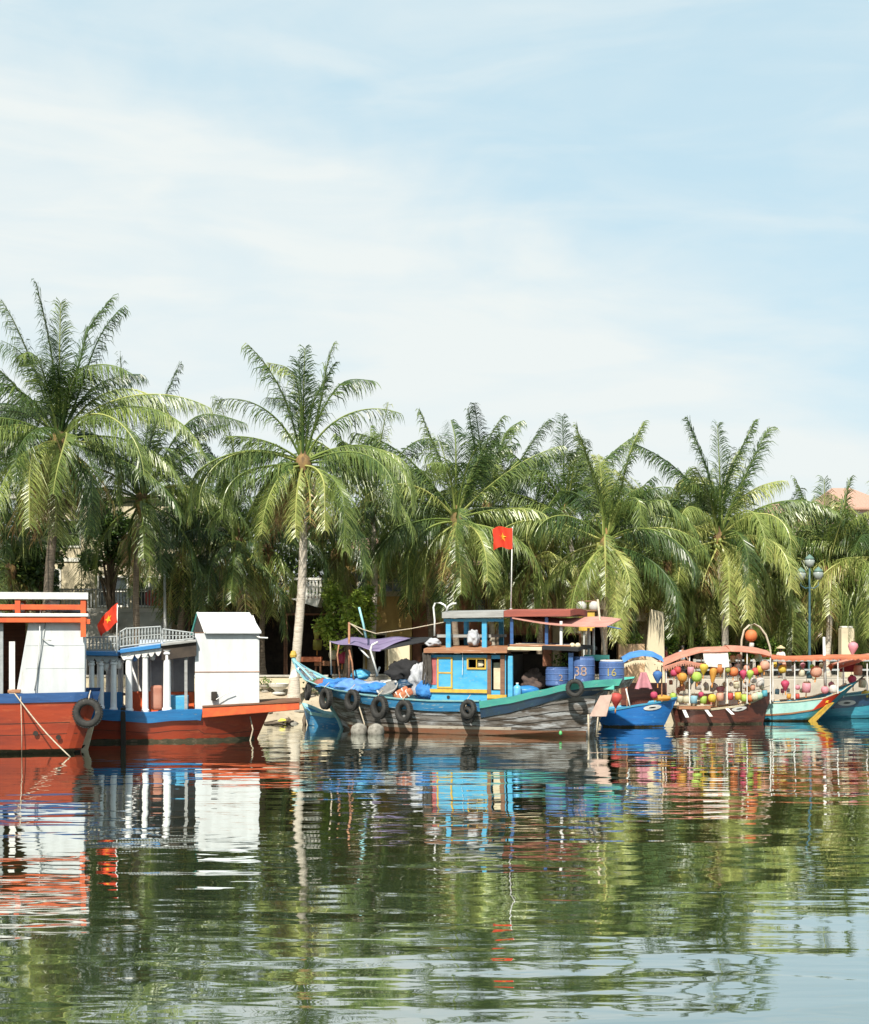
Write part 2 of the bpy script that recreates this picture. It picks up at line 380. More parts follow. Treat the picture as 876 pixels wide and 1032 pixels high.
m_algae=M('algae_and_grime',(.05,.05,.03),(.09,.07,.04),s=4,st=(.6,1,2),rough=.9,c3=(.16,.12,.08),s3=6,f3=(.55,.65))
def grime(h,t,u0=.02,u1=.98,top=.13):
    s=MB(); N=60
    for side in (-1,1):
        rows=[]
        for i in range(N+1):
            u=u0+(u1-u0)*i/N; tp=h.top(h.xs0+(h.xs1-h.xs0)*u); zt=top*(.75+.35*NZ.noise(Vector((u*23,side*3,top))) +.2*NZ.noise(Vector((u*70,side,0))))
            rows+=[h.pt(u,(-.1+(zt+.1)*q/5-h.zb)/(tp-h.zb),side,.012) for q in range(6)]
        s.add(rows,[(6*i+q,6*i+6+q,6*i+7+q,6*i+1+q) for i in range(N) for q in range(5)])
    s.build('waterline_grime',m_algae,t)
# ---- tyres (each hangs on its own)
def make_tyre():
    t=thing('tyre_fender',(0,0,0),'x','tyre',group='old tyres hung as fenders')
    MB().torus(.36,.13,32,14,.75).build('tyre',m_rub,t,smooth=True)
    b=MB()
    for k in range(36):   # tread blocks
        a=2*math.pi*k/36; b.M=Matrix.Rotation(-a,4,'Y')@Matrix.Translation((.475,0,0)); b.box(-.012,.014,-.085,-.012,-.026,.026); b.box(-.012,.014,.012,.085,-.014,.038)
    b.build('tread',m_rub,t)
    MB().tube([(0,-.02,.36),(.02,-.14,.5),(.0,0,.62),(0,.1,.72)],.018,6).build('rope',m_rope,t,smooth=True)
    return t
TY=make_tyre(); ty_used=[False]
def tyre(loc,label,rz=0,rx=0,s=1,ry=0):
    t=TY if not ty_used[0] else copy_tree(TY); ty_used[0]=True
    t.location=loc; t.rotation_euler=(rx,ry,rz); t.scale=(s,s,s); t['label']=label; return t

def star_pts(r,n=5):
    return [(math.sin(math.pi*k/n)*(r if k%2==0 else r*.4),math.cos(math.pi*k/n)*(r if k%2==0 else r*.4)) for k in range(2*n)]
def flag(parent,base,top,w,h,rz=0,sway=.0,seed=1,lean=0.0):
    """pole from base to top (local), cloth flies to the left of the pole"""
    MB().tube([base,top],[.028,.018],8).build('flag_pole',m_whitep,parent,smooth=True)
    tx,ty,tz=top
    def P(u,v,off=0):
        x=-u*w; z=-v*h - u*u*sway*h
        y=.13*math.sin(u*8+seed+v*1.5)*(.3+u)+.06*math.sin(u*15+v*4)*u; x*=(1-.10*abs(math.sin(v*3+seed)))
        return Vector((tx+x*.92+.05*math.sin(v*5+seed)*u, ty+y+off, tz+z+.06*math.sin(u*6+seed)))
    c=MB(); nu,nv=14,8
    vs=[P(i/nu,j/nv,-.006) for i in range(nu+1) for j in range(nv+1)]+[P(i/nu,j/nv,.006) for i in range(nu+1) for j in range(nv+1)]
    N=(nu+1)*(nv+1); fs=[]
    for i in range(nu):
        for j in range(nv):
            q=(i*(nv+1)+j,(i+1)*(nv+1)+j,(i+1)*(nv+1)+j+1,i*(nv+1)+j+1); fs.append(q); fs.append(tuple(k+N for k in q[::-1]))
    c.add(vs,fs); cl=c.build('flag_cloth',m_flag,parent,smooth=True)
    st=MB(); sp=star_pts(h*.22)
    for o_ in (-.016,.016):
        vs=[P(.5,.5,o_)]+[P(.5-x/w,.5-z/h,o_) for x,z in sp]
        st.add(vs,[(0,k+1,(k+1)%10+1) for k in range(10)])
    st.build('star',m_star,cl)

def eye(hull,parent,u,drop,wd,ht,side=-1,centre=True):
    """white painted oval with a dark pupil, laid on the hull skin"""
    def P(dx,dz,off):
        xs=hull.xs0+(hull.xs1-hull.xs0)*u; du=dx/(hull.xs1-hull.xs0); uu=u+du
        x2=hull.xs0+(hull.xs1-hull.xs0)*uu; hg=hull.top(x2)-hull.zb
        base=hull.top(xs)*.5+hull.top(x2)*.5
        v=(base-drop+dz-hull.zb)/hg
        return hull.pt(uu,min(v,1),side,off)
    n=24
    ring=MB(); vs=[];fs=[]
    for k in range(n):
        a=2*math.pi*k/n
        vs.append(P(math.cos(a)*wd/2,math.sin(a)*ht/2,.03)); vs.append(P(math.cos(a)*wd*.2,math.sin(a)*ht*.16,.034))
    for k in range(n): fs.append((2*k,2*k+1,(2*k+3)%(2*n),(2*k+2)%(2*n)))
    ring.add(vs,fs); e=ring.build('painted_eye',m_white2,parent)
    pm=MB(); vs=[P(0,0,.026)]+[P(math.cos(2*math.pi*k/n)*wd*.21,math.sin(2*math.pi*k/n)*ht*.17,.026) for k in range(n)]
    pm.add(vs,[(0,k+1,(k+1)%n+1) for k in range(n)]); pm.build('pupil',m_black,e)

# =================================================================== LEFT RED BOAT
b1=Boat((85-CX)/F*51.4,51.4,R(13))
t1=thing('river_boat',(b1.ox,b1.oy,0),'large red-orange boat with white stern cabin and roof rail, cut off by the left edge','boat',b1.a)
def px1(px,y=-1.6): return b1.lx(px,y)
xr=px1(101,-1.5); xl=xr-12.5
sh=[(xl,2.9),(xl+3,2.35),(xl+6,2.12),(xr-3,2.08),(xr,2.12)]
h1=Hull(xl,xr,xl+1.8,px1(76),3.6,sh,e0=.35,e1=.06,w0=.03,w1=.86,flare=.14,zb=-.5)
h1.build(MB(),48,12).build('hull',m_red,t1,smooth=False)
h1.rail(MB(),0,1,-.02,.31,.05,inn=.1).build('gunwale',m_navy,t1)
h1.rail(MB(),0,1,1.02,1.045,.006,sides=(-1,)).build('plank_seam',m_seam,t1)
h1.rail(MB(),0,1,1.42,1.44,.006,sides=(-1,)).build('plank_seam',m_seam,t1)
h1.rail(MB(),0.0,1,2.04,2.16,.012,sides=(-1,1)).build('waterline_band',m_seam,t1)
h1.deck(MB(),.02,.995,.22).build('deck',m_brown,t1)
z=lambda px,py,y=-1.55: b1.p(px,py,y).z
x85=px1(85.6,-1.5)
yc=-1.5
grime(h1,t1,top=.2)
# cabin: real box, front wall with slanted left edge
ck=MB(); zt=b1.p(50,627,yc).z; zb_=1.9
xa,xb_=b1.lx(29,yc),b1.lx(15.5,yc)
ck.hexa([(xb_,yc,zb_),(x85,yc,zb_),(x85,yc,zt),(xa,yc,zt)],[(xb_,yc+.06,zb_),(x85,yc+.06,zb_),(x85,yc+.06,zt),(xa,yc+.06,zt)])
ck.box(x85-.06,x85-.002,yc+.062,-yc-.062,zb_,zt-.002)
ck.hexa([(xb_,-yc-.06,zb_),(x85,-yc-.06,zb_),(x85,-yc-.06,zt),(xa,-yc-.06,zt)],[(xb_,-yc,zb_),(x85,-yc,zb_),(x85,-yc,zt),(xa,-yc,zt)])
cab=ck.build('cabin_wall',m_white,t1,bevel=.012)
sm=MB()
for zz in (2.95,3.75): sm.box(xb_+.35,x85-.01,yc-.006,yc-.001,zz,zz+.012)
sm.build('panel_seam',m_greyr,cab)
MB().tube([(b1.lx(46,yc)-.0,yc-.03,zt),(b1.lx(41,yc),yc-.03,3.4),(b1.lx(35,yc),yc-.03,2.2)],.018,6).build('drain_pipe',m_greyr,t1,smooth=True)
MB().tube([(b1.lx(41,yc),yc-.12,5.0),(b1.lx(40,yc),yc-.12,3.9),(b1.lx(36,yc),yc-.08,2.1)],.02,6).build('hanging_rod',m_whitep,t1,smooth=True)
MB().tube([(b1.lx(43,yc),yc-.05,3.98),(b1.lx(47,yc),yc-.16,3.96),(b1.lx(52,yc),yc-.16,3.93)],.02,6).build('door_handle',m_steel,t1,smooth=True)
# wheelhouse opening left of the wall
x0=xb_-5.2
MB().box(x0,xb_+.2,1.2,1.26,1.9,zt).build('rear_partition',m_brown,t1)
MB().box(xb_-.95,xb_-.4,yc+.02,yc+.08,1.9,zt).build('door_frame',m_greyr,t1,bevel=.02)
MB().box(b1.lx(9,yc),b1.lx(15,yc),yc+.1,yc+.15,1.9,3.9).build('door_panel',m_white2,t1)
MB().box(xb_-3.2,xb_-1.1,yc+.02,yc+.08,1.9,zt).build('side_panel',m_white,t1,bevel=.01)
# roof, fascia, rails
zf0,zf1=z(40,627.5),z(40,621.6); zw1=z(40,618.2)
xR=b1.lx(87.5,-1.75)
MB().box(x0-2,xR,-1.75,1.75,zf0,zf1).build('roof_fascia',m_orange,t1,bevel=.02)
MB().box(x0-2,xR+.06,-1.8,1.8,zf1,zw1).build('roof',m_white2,t1,bevel=.02)
zr0,zr1=z(40,614.5,-1.7),z(40,609.3,-1.7)
MB().box(x0-2,xR-.05,-1.74,-1.66,zr0,zr1).build('lower_rail',m_orange,t1,bevel=.01)
MB().box(x0-2,xR-.05,1.66,1.74,zr0,zr1).build('lower_rail',m_orange,t1,bevel=.01)
zr0,zr1=z(40,604,-1.7),z(40,597,-1.7)
MB().box(x0-2,xR+.05,-1.82,1.82,zr1-.03,zr1).build('top_canopy',m_white2,t1,bevel=.01)
MB().box(x0-2,xR+.05,-1.82,-1.76,zr0,zr1-.033).build('canopy_edge',m_white2,t1,bevel=.01)
for (xx,yy) in ((b1.lx(84,-1.7),-1.74),(b1.lx(84,-1.7),1.66),(b1.lx(18,-1.7),-1.74),(b1.lx(18,-1.7),1.66)):
    zlo=z(84,642,-1.7) if xx>b1.lx(50,-1.7) and yy<0 else zw1
    MB().box(xx-.09,xx+.09,yy-.03,yy+.1,zlo,zr0).build('roof_post',m_orange,t1,bevel=.01)
MB().box(b1.lx(86,-1.7),b1.lx(91,-1.7),-1.72,-1.6,z(84,629,-1.7),z(84,624,-1.7)).build('roof_bracket',m_orange,t1,bevel=.01)
# gear on the roof
def bundle(name,loc,size,mat,label,cat,seed=0,rz=0,lump=.25,parent=None,group=None):
    rnd=random.Random(seed); b=MB(); ph=[rnd.uniform(0,6.3) for _ in range(6)]
    off=Vector((seed*3.1,seed*1.7,0))
    def P(u,v):
        th=u*2*math.pi; fi=v*math.pi; d=Vector((math.sin(fi)*math.cos(th),math.sin(fi)*math.sin(th),math.cos(fi)))
        n1=NZ.noise(d*1.6+off); n2=NZ.noise(d*4+off*2); n3=abs(NZ.noise(d*7+off))
        r=1+lump*(1.1*n1+.55*n2-.45*n3)
        z=math.cos(fi); z=max(z,-.75)
        return (size[0]/2*r*d.x*1.05,size[1]/2*r*d.y*1.05,size[2]/2+size[2]/2*r*z)
    b.grid(P,44,26)
    o=b.build(name,mat,parent,smooth=True); o.location=loc; o.rotation_euler=(0,0,rz)
    if label: tag(o,label,cat,group)
    return o
bundle('tarpaulin_bundle',b1.w(b1.lx(70,-.6),-.6,zw1),(1.1,.8,.32),m_gcloth,'grey folded tarpaulin on the roof of the left red boat','tarpaulin',3)
bundle('cloth_sack',b1.w(b1.lx(53,-.8),-.8,zw1),(.5,.45,.55),m_shirtw,'white sack standing on the roof of the left red boat','sack',4)
bundle('plastic_tub',b1.w(b1.lx(19,-1.2),-1.2,zw1),(.45,.4,.4),m_white2,'small white tub at the left on the roof of the red boat','tub',5,lump=.05)
# bollard, rope, rudder rag
MB().box(b1.lx(8,-1.75),b1.lx(21,-1.75),-1.86,-1.6,2.12,2.24).build('mooring_cleat',m_tan,t1,bevel=.02)
pa=b1.wp(15,699,-1.85); pb=at(71,763,depth(763)); 
rp=MB(); rp.tube([pa+(pb-pa)*t+Vector((0,0,-.12*math.sin(math.pi*t))) for t in [i/12 for i in range(13)]],.024,6)
tag(rp.build('mooring_rope',m_rope,smooth=True),'pale mooring rope slanting from the left red boat down into the water','rope')
MB().tube([(b1.lx(21,-1.85),-1.86,2.0),(b1.lx(22,-1.85),-1.84,.8),(b1.lx(22,-1.85),-1.82,-.1)],.016,6).build('hanging_line',m_rope,t1,smooth=True)
MB().hexa([(b1.lx(77,-.6),-.6,-.25),(b1.lx(87,-.6),-.6,-.25),(b1.lx(95,-.6),-.6,.85),(b1.lx(86,-.6),-.6,.7)],
          [(b1.lx(77,-.6),-.45,-.25),(b1.lx(87,-.6),-.45,-.25),(b1.lx(95,-.6),-.45,.85),(b1.lx(86,-.6),-.45,.7)]).build('rudder',m_cream,t1,bevel=.02)
MB().tube([(b1.lx(82,-1),-.6,.1),(b1.lx(90,-1),-.5,.3),(b1.lx(90,-1),-.2,1.7)],.05,8).build('rudder_stock',m_seam,t1,smooth=True)
for px,py in ((36,739),(59,743)):
    q=b1.p(px,py,-1.72); hh=MB(); hh.lathe([(.09,0),(.09,.02)],(0,0,0),12); 
    for i in range(-24,0): v=hh.v[i]; hh.v[i]=(q.x+v[0],-1.74+v[2]*.5-.02,q.z+v[1])
    hh.build('drain_hole',m_seam,t1)
tyre(b1.wp(88.5,718.5,-1.86),'big worn black tyre on the stern corner of the left red boat',rz=0,s=1.08,ry=.1)

# =================================================================== SECOND (COLONNADE) BOAT
b2=Boat((190-CX)/F*55.9,55.9,R(7))
t2=thing('river_boat',(b2.ox,b2.oy,0),'red-orange boat with blue deck edge, white columns and tall white box cabin','boat',b2.a)
Y2=-1.5
shp=[(62,719),(95,715.5),(120,717),(150,719),(175,716.5),(203,716),(208,720),(230,720.5),(261,719),(275,718)]
sh=[(b2.p(px,py,Y2).x,b2.p(px,py,Y2).z) for px,py in shp]
h2=Hull(b2.lx(62,Y2),b2.lx(272,-.8),b2.lx(80,Y2),b2.lx(254,-.8),3.3,sh,e0=.1,e1=.5,w0=.75,w1=.10,flare=.26,zb=-.45)
h2.build(MB(),44,12).build('hull',m_red,t2)
h2.rail(MB(),.0,(b2.lx(204,Y2)-h2.xs0)/(h2.xs1-h2.xs0),-.06,.36,.12,inn=.12,nu=36).build('gunwale',m_blue,t2)
h2.rail(MB(),.0,1,.75,.77,.006,sides=(-1,)).build('plank_seam',m_seam,t2)
h2.rail(MB(),.0,1,1.1,1.3,.012).build('waterline_band',m_seam,t2)
h2.deck(MB(),.02,.97,.2).build('deck',m_tan,t2)
grime(h2,t2,top=.16)
# long fore platform
fp=MB(); A=b2.p(204,713,-1.6); Bq=b2.p(302,707.5,-1.1)
fp.hexa([(A.x,-1.66,A.z-.40),(Bq.x,-1.15,Bq.z-.30),(Bq.x,-1.15,Bq.z),(A.x,-1.66,A.z)],[(A.x,1.55,A.z-.40),(Bq.x,.95,Bq.z-.30),(Bq.x,.95,Bq.z),(A.x,1.55,A.z)])
fp.build('fore_platform',m_orange,t2,bevel=.03)
fb=MB(); fb.hexa([(A.x,-1.69,A.z+.003),(Bq.x+.05,-1.18,Bq.z+.003),(Bq.x+.05,-1.18,Bq.z+.07),(A.x,-1.69,A.z+.06)],[(A.x,1.58,A.z+.003),(Bq.x+.05,.98,Bq.z+.003),(Bq.x+.05,.98,Bq.z+.07),(A.x,1.58,A.z+.06)])
fb.build('deck_board',m_brown,t2)
MB().tube([b2.p(252,722,-1.0),b2.p(255,735,-1.0),b2.p(251.5,749,-1.0),b2.p(256,756,-1.3)],.03,6).build('bow_rope',m_rope,t2,smooth=True)
# columns
M_COL=M('white_column_paint',(.80,.80,.79),(.72,.72,.71),s=4,rough=.5)
cols=[(92.5,666,714,.11),(102,666,714,.11),(114.7,665,716,.12),(130,660,717,.14),(146.6,658,717.5,.12),(168.4,655,716,.15)]
for yy in (-1.38,1.3):
    for i,(px,pt_,pb_,r) in enumerate(cols):
        v0=b2.p(px,pb_,-1.38); v1=b2.p(px,pt_,-1.38)
        c=MB(); hgt=v1.z-v0.z
        c.lathe([(r*1.25,0),(r*1.25,.08),(r,.12),(r*.92,hgt*.5),(r*.88,hgt-.2),(r*1.15,hgt-.16),(r*1.15,hgt-.1),(r*.9,hgt-.08),(r*1.3,hgt)],(v0.x,yy,v0.z),14)
        c.build('column',M_COL,t2,smooth=False)
# roofs
def roofbox(pxa,pya,pxb,pyb,th,y0,y1,over=0):
    a=b2.p(pxa,pya,y0); c=b2.p(pxb,pyb,y0)
    return MB().hexa([(a.x,y0,a.z-th),(c.x,y0,c.z-th),(c.x,y0,c.z),(a.x,y0,a.z)],[(a.x,y1,a.z-th),(c.x,y1,c.z-th),(c.x,y1,c.z),(a.x,y1,a.z)])
roofbox(70,656,119,657,.16,-1.62,1.55).build('roof_edge',m_blue,t2,bevel=.02)
roofbox(121,654,162,648.6,.17,-1.64,1.57).build('roof_edge',m_blue,t2,bevel=.02)
roofbox(162.5,648.6,198,644.5,.10,-1.62,1.55).build('roof_edge',m_grey,t2,bevel=.02)
roofbox(163,651,198,646.5,.55,-1.50,-1.44).build('side_board',m_dark,t2)
# scalloped valance
def valance(pxa,pya,pxb,pyb,n,drop,yy):
    a=b2.p(pxa,pya,yy); c=b2.p(pxb,pyb,yy); s=MB()
    for k in range(n):
        for q in range(8):
            u0=(k+q/8)/n; u1=(k+(q+1)/8)/n
            d0=drop*(.35+.65*abs(math.sin(math.pi*(q/8)))); d1=drop*(.35+.65*abs(math.sin(math.pi*((q+1)/8))))
            x0_=a.x+(c.x-a.x)*u0; x1_=a.x+(c.x-a.x)*u1; z0_=a.z+(c.z-a.z)*u0; z1_=a.z+(c.z-a.z)*u1
            s.hexa([(x0_,yy,z0_-d0),(x1_,yy,z1_-d1),(x1_,yy,z1_),(x0_,yy,z0_)],[(x0_,yy+.03,z0_-d0),(x1_,yy+.03,z1_-d1),(x1_,yy+.03,z1_),(x0_,yy+.03,z0_)])
    return s
valance(72,660.5,119,661.5,6,.26,-1.5).build('scalloped_valance',m_greyr,t2)
valance(122,658.5,163,653.2,6,.28,-1.52).build('scalloped_valance',m_white2,t2)
# rails above
def rail2(pxa,ya0,ya1,pxb,yb0,yb1,n,yy,nm='roof_railing'):
    s=MB(); a0=b2.p(pxa,ya0,yy);a1=b2.p(pxa,ya1,yy);c0=b2.p(pxb,yb0,yy);c1=b2.p(pxb,yb1,yy)
    for t in (0,.5,1):
        p=a0.lerp(a1,t);q=c0.lerp(c1,t)
        p.y=q.y=yy; s.tube([p,q],.035 if t!=.5 else .02,6)
    for k in range(n+1):
        u=k/n; p=a0.lerp(c0,u); q=a1.lerp(c1,u); p.y=q.y=yy
        s.tube([p,p.lerp(q,.3),p.lerp(q,.5),p.lerp(q,.7),q],[.022,.042,.02,.042,.022],6)
    s.build(nm,m_greyr,t2)
for yy in (-1.5,1.45):
    rail2(72,655,643,119,655.5,641.5,13,yy); rail2(121,652,637,128,651,633,2,yy); rail2(128,651,633.5,162,647,631.5,11,yy); rail2(164,647,634,195,643.5,638,9,yy)
# interior: seats and low walls
for k,(pxa,pxb,za,m_) in enumerate(((86,124,1.6,m_blue),(128,160,1.62,m_orange),(163,196,1.6,m_orange))):
    MB().box(b2.lx(pxa,.2),b2.lx(pxb,.2),.1,.5,1.05,za+.25).build('bench',m_,t2,bevel=.03)
MB().box(b2.lx(100,.2),b2.lx(195,.2),.55,1.1,1.7,1.78).build('table_board',m_tan,t2)
MB().box(b2.lx(152,-.8),b2.lx(164,-.8),-1.0,-.5,1.2,2.15).build('chair_back',m_peach,t2,bevel=.1)
MB().box(b2.lx(171,-.6),b2.lx(190,-.6),-1.0,-.3,1.2,1.75).build('storage_box',m_lblue,t2,bevel=.03)
MB().box(b2.lx(140,1.25),b2.lx(196,1.25),1.2,1.24,1.2,3.9).build('rear_curtain',M('pale_grey_curtain',(.6,.61,.62),(.45,.46,.48),s=2,rough=.9),t2)
MB().box(b2.lx(186,-1.35),b2.lx(189,-1.35),-1.4,-1.3,1.2,3.9).build('roof_post',m_grey,t2)
for i,(px,py,s_) in enumerate(((107.5,674,.2),(120,672,.2),(136,664,.2),(154,663,.22))):
    q=b2.p(px,py,-1.25); c=MB(); c.lathe([(.02,.28),(.09,.24),(.12,.1),(.09,-.05),(.03,-.1)],q,12); c.build('roof_lamp',[m_white2,m_white2,m_lav,m_white2][i],t2,smooth=True)
MB().box(b2.lx(122,-1.6),b2.lx(127,-1.6),-1.78,-1.6,-.3,1.35).build('dark_upright_block',m_seam,t2,bevel=.03)  # plain dark block, stand-in for a dark vertical on the hull side
# box cabin with pitched roof
xa,xb_=b2.lx(196.5,-1.3),b2.lx(261.5,-1.3); za=b2.p(230,708,-1.3).z-.1; zt=b2.p(230,638,-1.3).z
bc=MB().box(xa,xb_,-1.3,1.1,za-.15,zt).build('cabin_wall',m_white,t2,bevel=.015)
zz=b2.p(230,677.5,-1.3).z
MB().box(xa-.01,xb_+.01,-1.318,-1.302,zz,zz+.03).build('wall_batten',m_tan,bc)
rf=MB(); zr=b2.p(225,617,-.1).z; xo0,xo1=xa-.1,xb_+.12; th=.07
RL,RR=xa+.05,xb_-.38
for ya,xl_,xr_ in ((-1.5,xa+.42,xb_+.08),(1.3,xa-.25,xb_+.05)):
    rf.hexa([(xl_,ya,zt-.02),(xr_,ya,zt-.02),(xr_,ya,zt+th),(xl_,ya,zt+th)],[(RL,-.1,zr-th-.02),(RR,-.1,zr-th-.02),(RR,-.1,zr),(RL,-.1,zr)])
rf.build('cabin_roof',m_white,t2,bevel=.01)
for nm_,pts_,m_ in (('gable_panel',((xa+.40,-1.45,zt-.02),(xa-.22,1.25,zt-.02),(RL+.02,-.1,zr-.12)),m_dark),('gable_panel',((xb_-.02,-1.4,zt),(xb_-.02,1.2,zt),(RR+.1,-.1,zr-.12)),m_white2)):
    gb=MB(); a_,b_,c_=[Vector(q_) for q_ in pts_]; o_=Vector((.04,0,0)); gb.add([a_,b_,c_,a_+o_,b_+o_,c_+o_],[(0,2,1),(3,4,5),(0,3,5,2),(1,2,5,4),(0,1,4,3)]); gb.build(nm_,m_,t2)
MB().tube([(xa-.24,1.25,zt-.05),(RL,-.1,zr-.02)],.045,6).build('barge_board',m_teal,t2)
MB().tube([(xa+.40,-1.5,zt),(RL,-.12,zr-.02)],.04,6).build('barge_board',m_white2,t2)
MB().box(xa+.0,xa+.42,-1.31,-1.0,zt,zt+.03).build('wall_cap',m_brown,t2)
MB().tube([b2.p(258,641,-1.35),b2.p(262,642.5,-1.4),b2.p(270,643,-1.4)],.035,6).build('bracket_arm',m_steel,t2)
MB().box(b2.lx(213,-1.36),b2.lx(219,-1.36),-1.5,-1.36,b2.p(216,706,-1.4).z,b2.p(216,697,-1.4).z).build('outboard_bracket',m_seam,t2,bevel=.03)
MB().tube([b2.p(218,705,-1.5),b2.p(228,699,-1.5),b2.p(236,696,-1.5)],.02,6).build('tiller',m_steel,t2)
fb=b2.w(0,0,0)
f2=thing('flag',b2.wp(117.5,658,-1.7),'red flag with a yellow star hanging limply on the boat with white columns','flag',group='red flags with yellow star')
q0=b2.p(117.5,658,-1.7); q1=b2.p(118.5,609,-1.7)
flag(f2,(0,0,0),(q1.x-q0.x,0,q1.z-q0.z),.74,.74,sway=.75,seed=2)
tyre(b2.wp(91,742,-1.0),'dark half-sunk tyre at the water between the two red-orange boats',rz=.3,s=.6)

# =================================================================== CENTRAL WOODEN BOAT
D0,D1=59.8,56.3; xA=(345-CX)/F*D0; xB=(590-CX)/F*D1
yaw=-math.atan2(D0-D1,xB-xA)
ux,uy=math.cos(yaw),math.sin(yaw); nx,ny=-uy,ux
BW=3.9
mx,my=(xA+xB)/2+nx*BW*.40,(D0+D1)/2+ny*BW*.40
b3=Boat(mx,my,yaw)
t3=thing('fishing_boat',(mx,my,0),'weathered grey wooden fishing boat with sky-blue cabin and blue and green gunwale','boat',yaw)
raw=[(297.5,667,0),(303,679,-.7),(311,688,-1.2),(325,693,-1.6),(342,697.5,-1.8),(372,702.5,-1.95),(403,706,-1.95),(434,708,-1.95),(482,708.4,-1.95),(511,704,-1.95),(546,696.5,-1.9),(571,690.5,-1.8),(600,687,-1.5),(627,685.5,-1.2)]
sh=[];ys=[]
for px,py,y in raw:
    v=b3.p(px,py,y); sh.append((v.x,v.z)); ys.append((v.x,-y))
sh=sorted(sh)
class WHull(Hull):
    def plan(s,u):
        xs=s.xs0+(s.xs1-s.xs0)*u; return interp(s.ys,xs)/(s.B/2)
h3=WHull(sh[0][0],sh[-1][0],b3.lx(347,-.2),b3.lx(589,-.9),BW,sh,flare=.34,zb=-.45); h3.ys=sorted(ys)
# rake the stern: below the gunwale the hull ends well short of the platform
_pt=Hull.pt
def wpt(s,u,v,side,off=0,dz=0):
    xs=s.xs0+(s.xs1-s.xs0)*u; xb=s.xb0+(s.xb1-s.xb0)*u
    k=v**1.0 if u<.5 else (v if v>.88 else v*.25+max(0,(v-.6))*0.0)
    k2=(v if v>.86 else v*.42)
    wgt=min(1,max(0,(u-.55)/.45)); kk=v*(1-wgt)+k2*wgt
    kb=v**1.5; wb=min(1,max(0,(.35-u)/.35)); kk=kk*(1-wb)+kb*wb
    x=xb+(xs-xb)*kk
    z1=s.top(xs); z=s.zb+(z1-s.zb)*v
    fl=s.flare+.45*wb+.15*wgt
    sec=(1-fl)+fl*v if v>.25 else ((1-fl)+fl*.25)*(v/.25)**.45
    return Vector((x,side*(s.plan(u)*sec*s.B/2+off),z+dz))
WHull.pt=wpt
h3.build(MB(),72,16,.09).build('hull',m_wood,t3)
xs_at=lambda px,y=-1.9:(b3.lx(px,y)-h3.xs0)/(h3.xs1-h3.xs0)
uM=xs_at(484)
h3.rail(MB(),0,uM,-.05,.36,.06,inn=.12,nu=50,lift=0).build('blue_gunwale',m_wblue,t3)
h3.rail(MB(),uM,1,-.06,.22,.08,inn=.12,nu=40).build('green_gunwale',m_teal,t3)
h3.rail(MB(),0,uM,-.10,-.05,.10,inn=.14,nu=50).build('gunwale_cap',m_palet,t3)
h3.rail(MB(),uM,.985,.22,.62,.035,inn=.05,nu=40).build('navy_strake',m_dnavy,t3)
for v_ in (.30,.43,.56,.69):
    sq=MB()
    for side in (-1,1):
        rows=[]
        for i in range(61):
            u=.02+.95*i/60; rows+=[h3.pt(u,v_,side,.012),h3.pt(u,v_+.010,side,.012)]
        sq.add(rows,[(2*i,2*i+2,2*i+3,2*i+1) for i in range(60)])
    sq.build('plank_seam',m_seam,t3)
def wl_band(z0,z1,out,nm,m_,u0=.05,u1=.93):
    s=MB()
    for side in (-1,1):
        rows=[]
        for i in range(51):
            u=u0+(u1-u0)*i/50; tp=h3.top(h3.xs0+(h3.xs1-h3.xs0)*u)
            rows+=[h3.pt(u,(z0+(z1-z0)*q_/8-h3.zb)/(tp-h3.zb),side,out) for q_ in range(9)]
        s.add(rows,[(9*i+q_,9*i+9+q_,9*i+10+q_,9*i+1+q_) for i in range(50) for q_ in range(8)])
    s.build(nm,m_,t3)
wl_band(-.1,.24,.03,'boot_stripe',m_boot,.05,.99); wl_band(.24,.36,.034,'boot_line',M('cream_boot_line',(.55,.50,.42),(.36,.30,.24),s=2,st=(.5,1,2),rough=.8,c3=(.2,.15,.11),s3=4,f3=(.55,.63)),.06,.72)
h3.deck(MB(),.04,.985,.42,inset=.1).build('deck',m_grey,t3)
# stem post
sp=MB(); st=[h3.pt(0,v,-1) for v in (0,.25,.5,.75,1)]; sp.tube([Vector((p.x-.03,0,p.z)) for p in st]+[Vector((st[-1].x-.1,0,st[-1].z+.28))],[.08,.09,.1,.1,.11,.09],8)
sp.build('stem_post',m_palet,t3)
MB().lathe([(.14,0),(.16,.1),(.1,.26),(.02,.3)],(st[-1].x-.08,0,st[-1].z+.2),10).build('stem_cap',m_yel,t3)
# inner teal bulwark ribs on the far side
rb=MB()
for k in range(11):
    u=.03+.028*k; p=h3.pt(u,.985,1,-.12); rb.box(p.x-.05,p.x+.05,p.y-.06,p.y+.02,p.z-.42,p.z)
rb.build('bulwark_ribs',m_teal,t3)
h3.rail(MB(),.015,.33,0.02,.45,-.10,sides=(1,),inn=.13).build('inner_bulwark',m_palet,t3)
# white/pale small anchor board under the bow
MB().hexa([b3.p(291,684,-.5),b3.p(299,682,-.5),b3.p(302,672,-.5),b3.p(294,676,-.5)],[b3.p(291,684,-.3),b3.p(299,682,-.3),b3.p(302,672,-.3),b3.p(294,676,-.3)]).build('name_board',m_white2,t3)

# ---- cabin
yc=-1.45
P3=lambda px,py,y=yc: b3.p(px,py,y)
X3=lambda px,y=yc: b3.lx(px,y)
def zz3(px,py,y=yc): return b3.p(px,py,y).z
zdeck=1.0
ztop=zz3(470,660)
def pan(name,pxa,pxb,pya,pyb,y,th,m_,parent=t3,bevel=.01):
    za_,zb2=zz3((pxa+pxb)/2,pyb,y),zz3((pxa+pxb)/2,pya,y)
    return MB().box(X3(pxa,y),X3(pxb,y),y,y+th,za_,zb2).build(name,m_,parent,bevel=bevel)
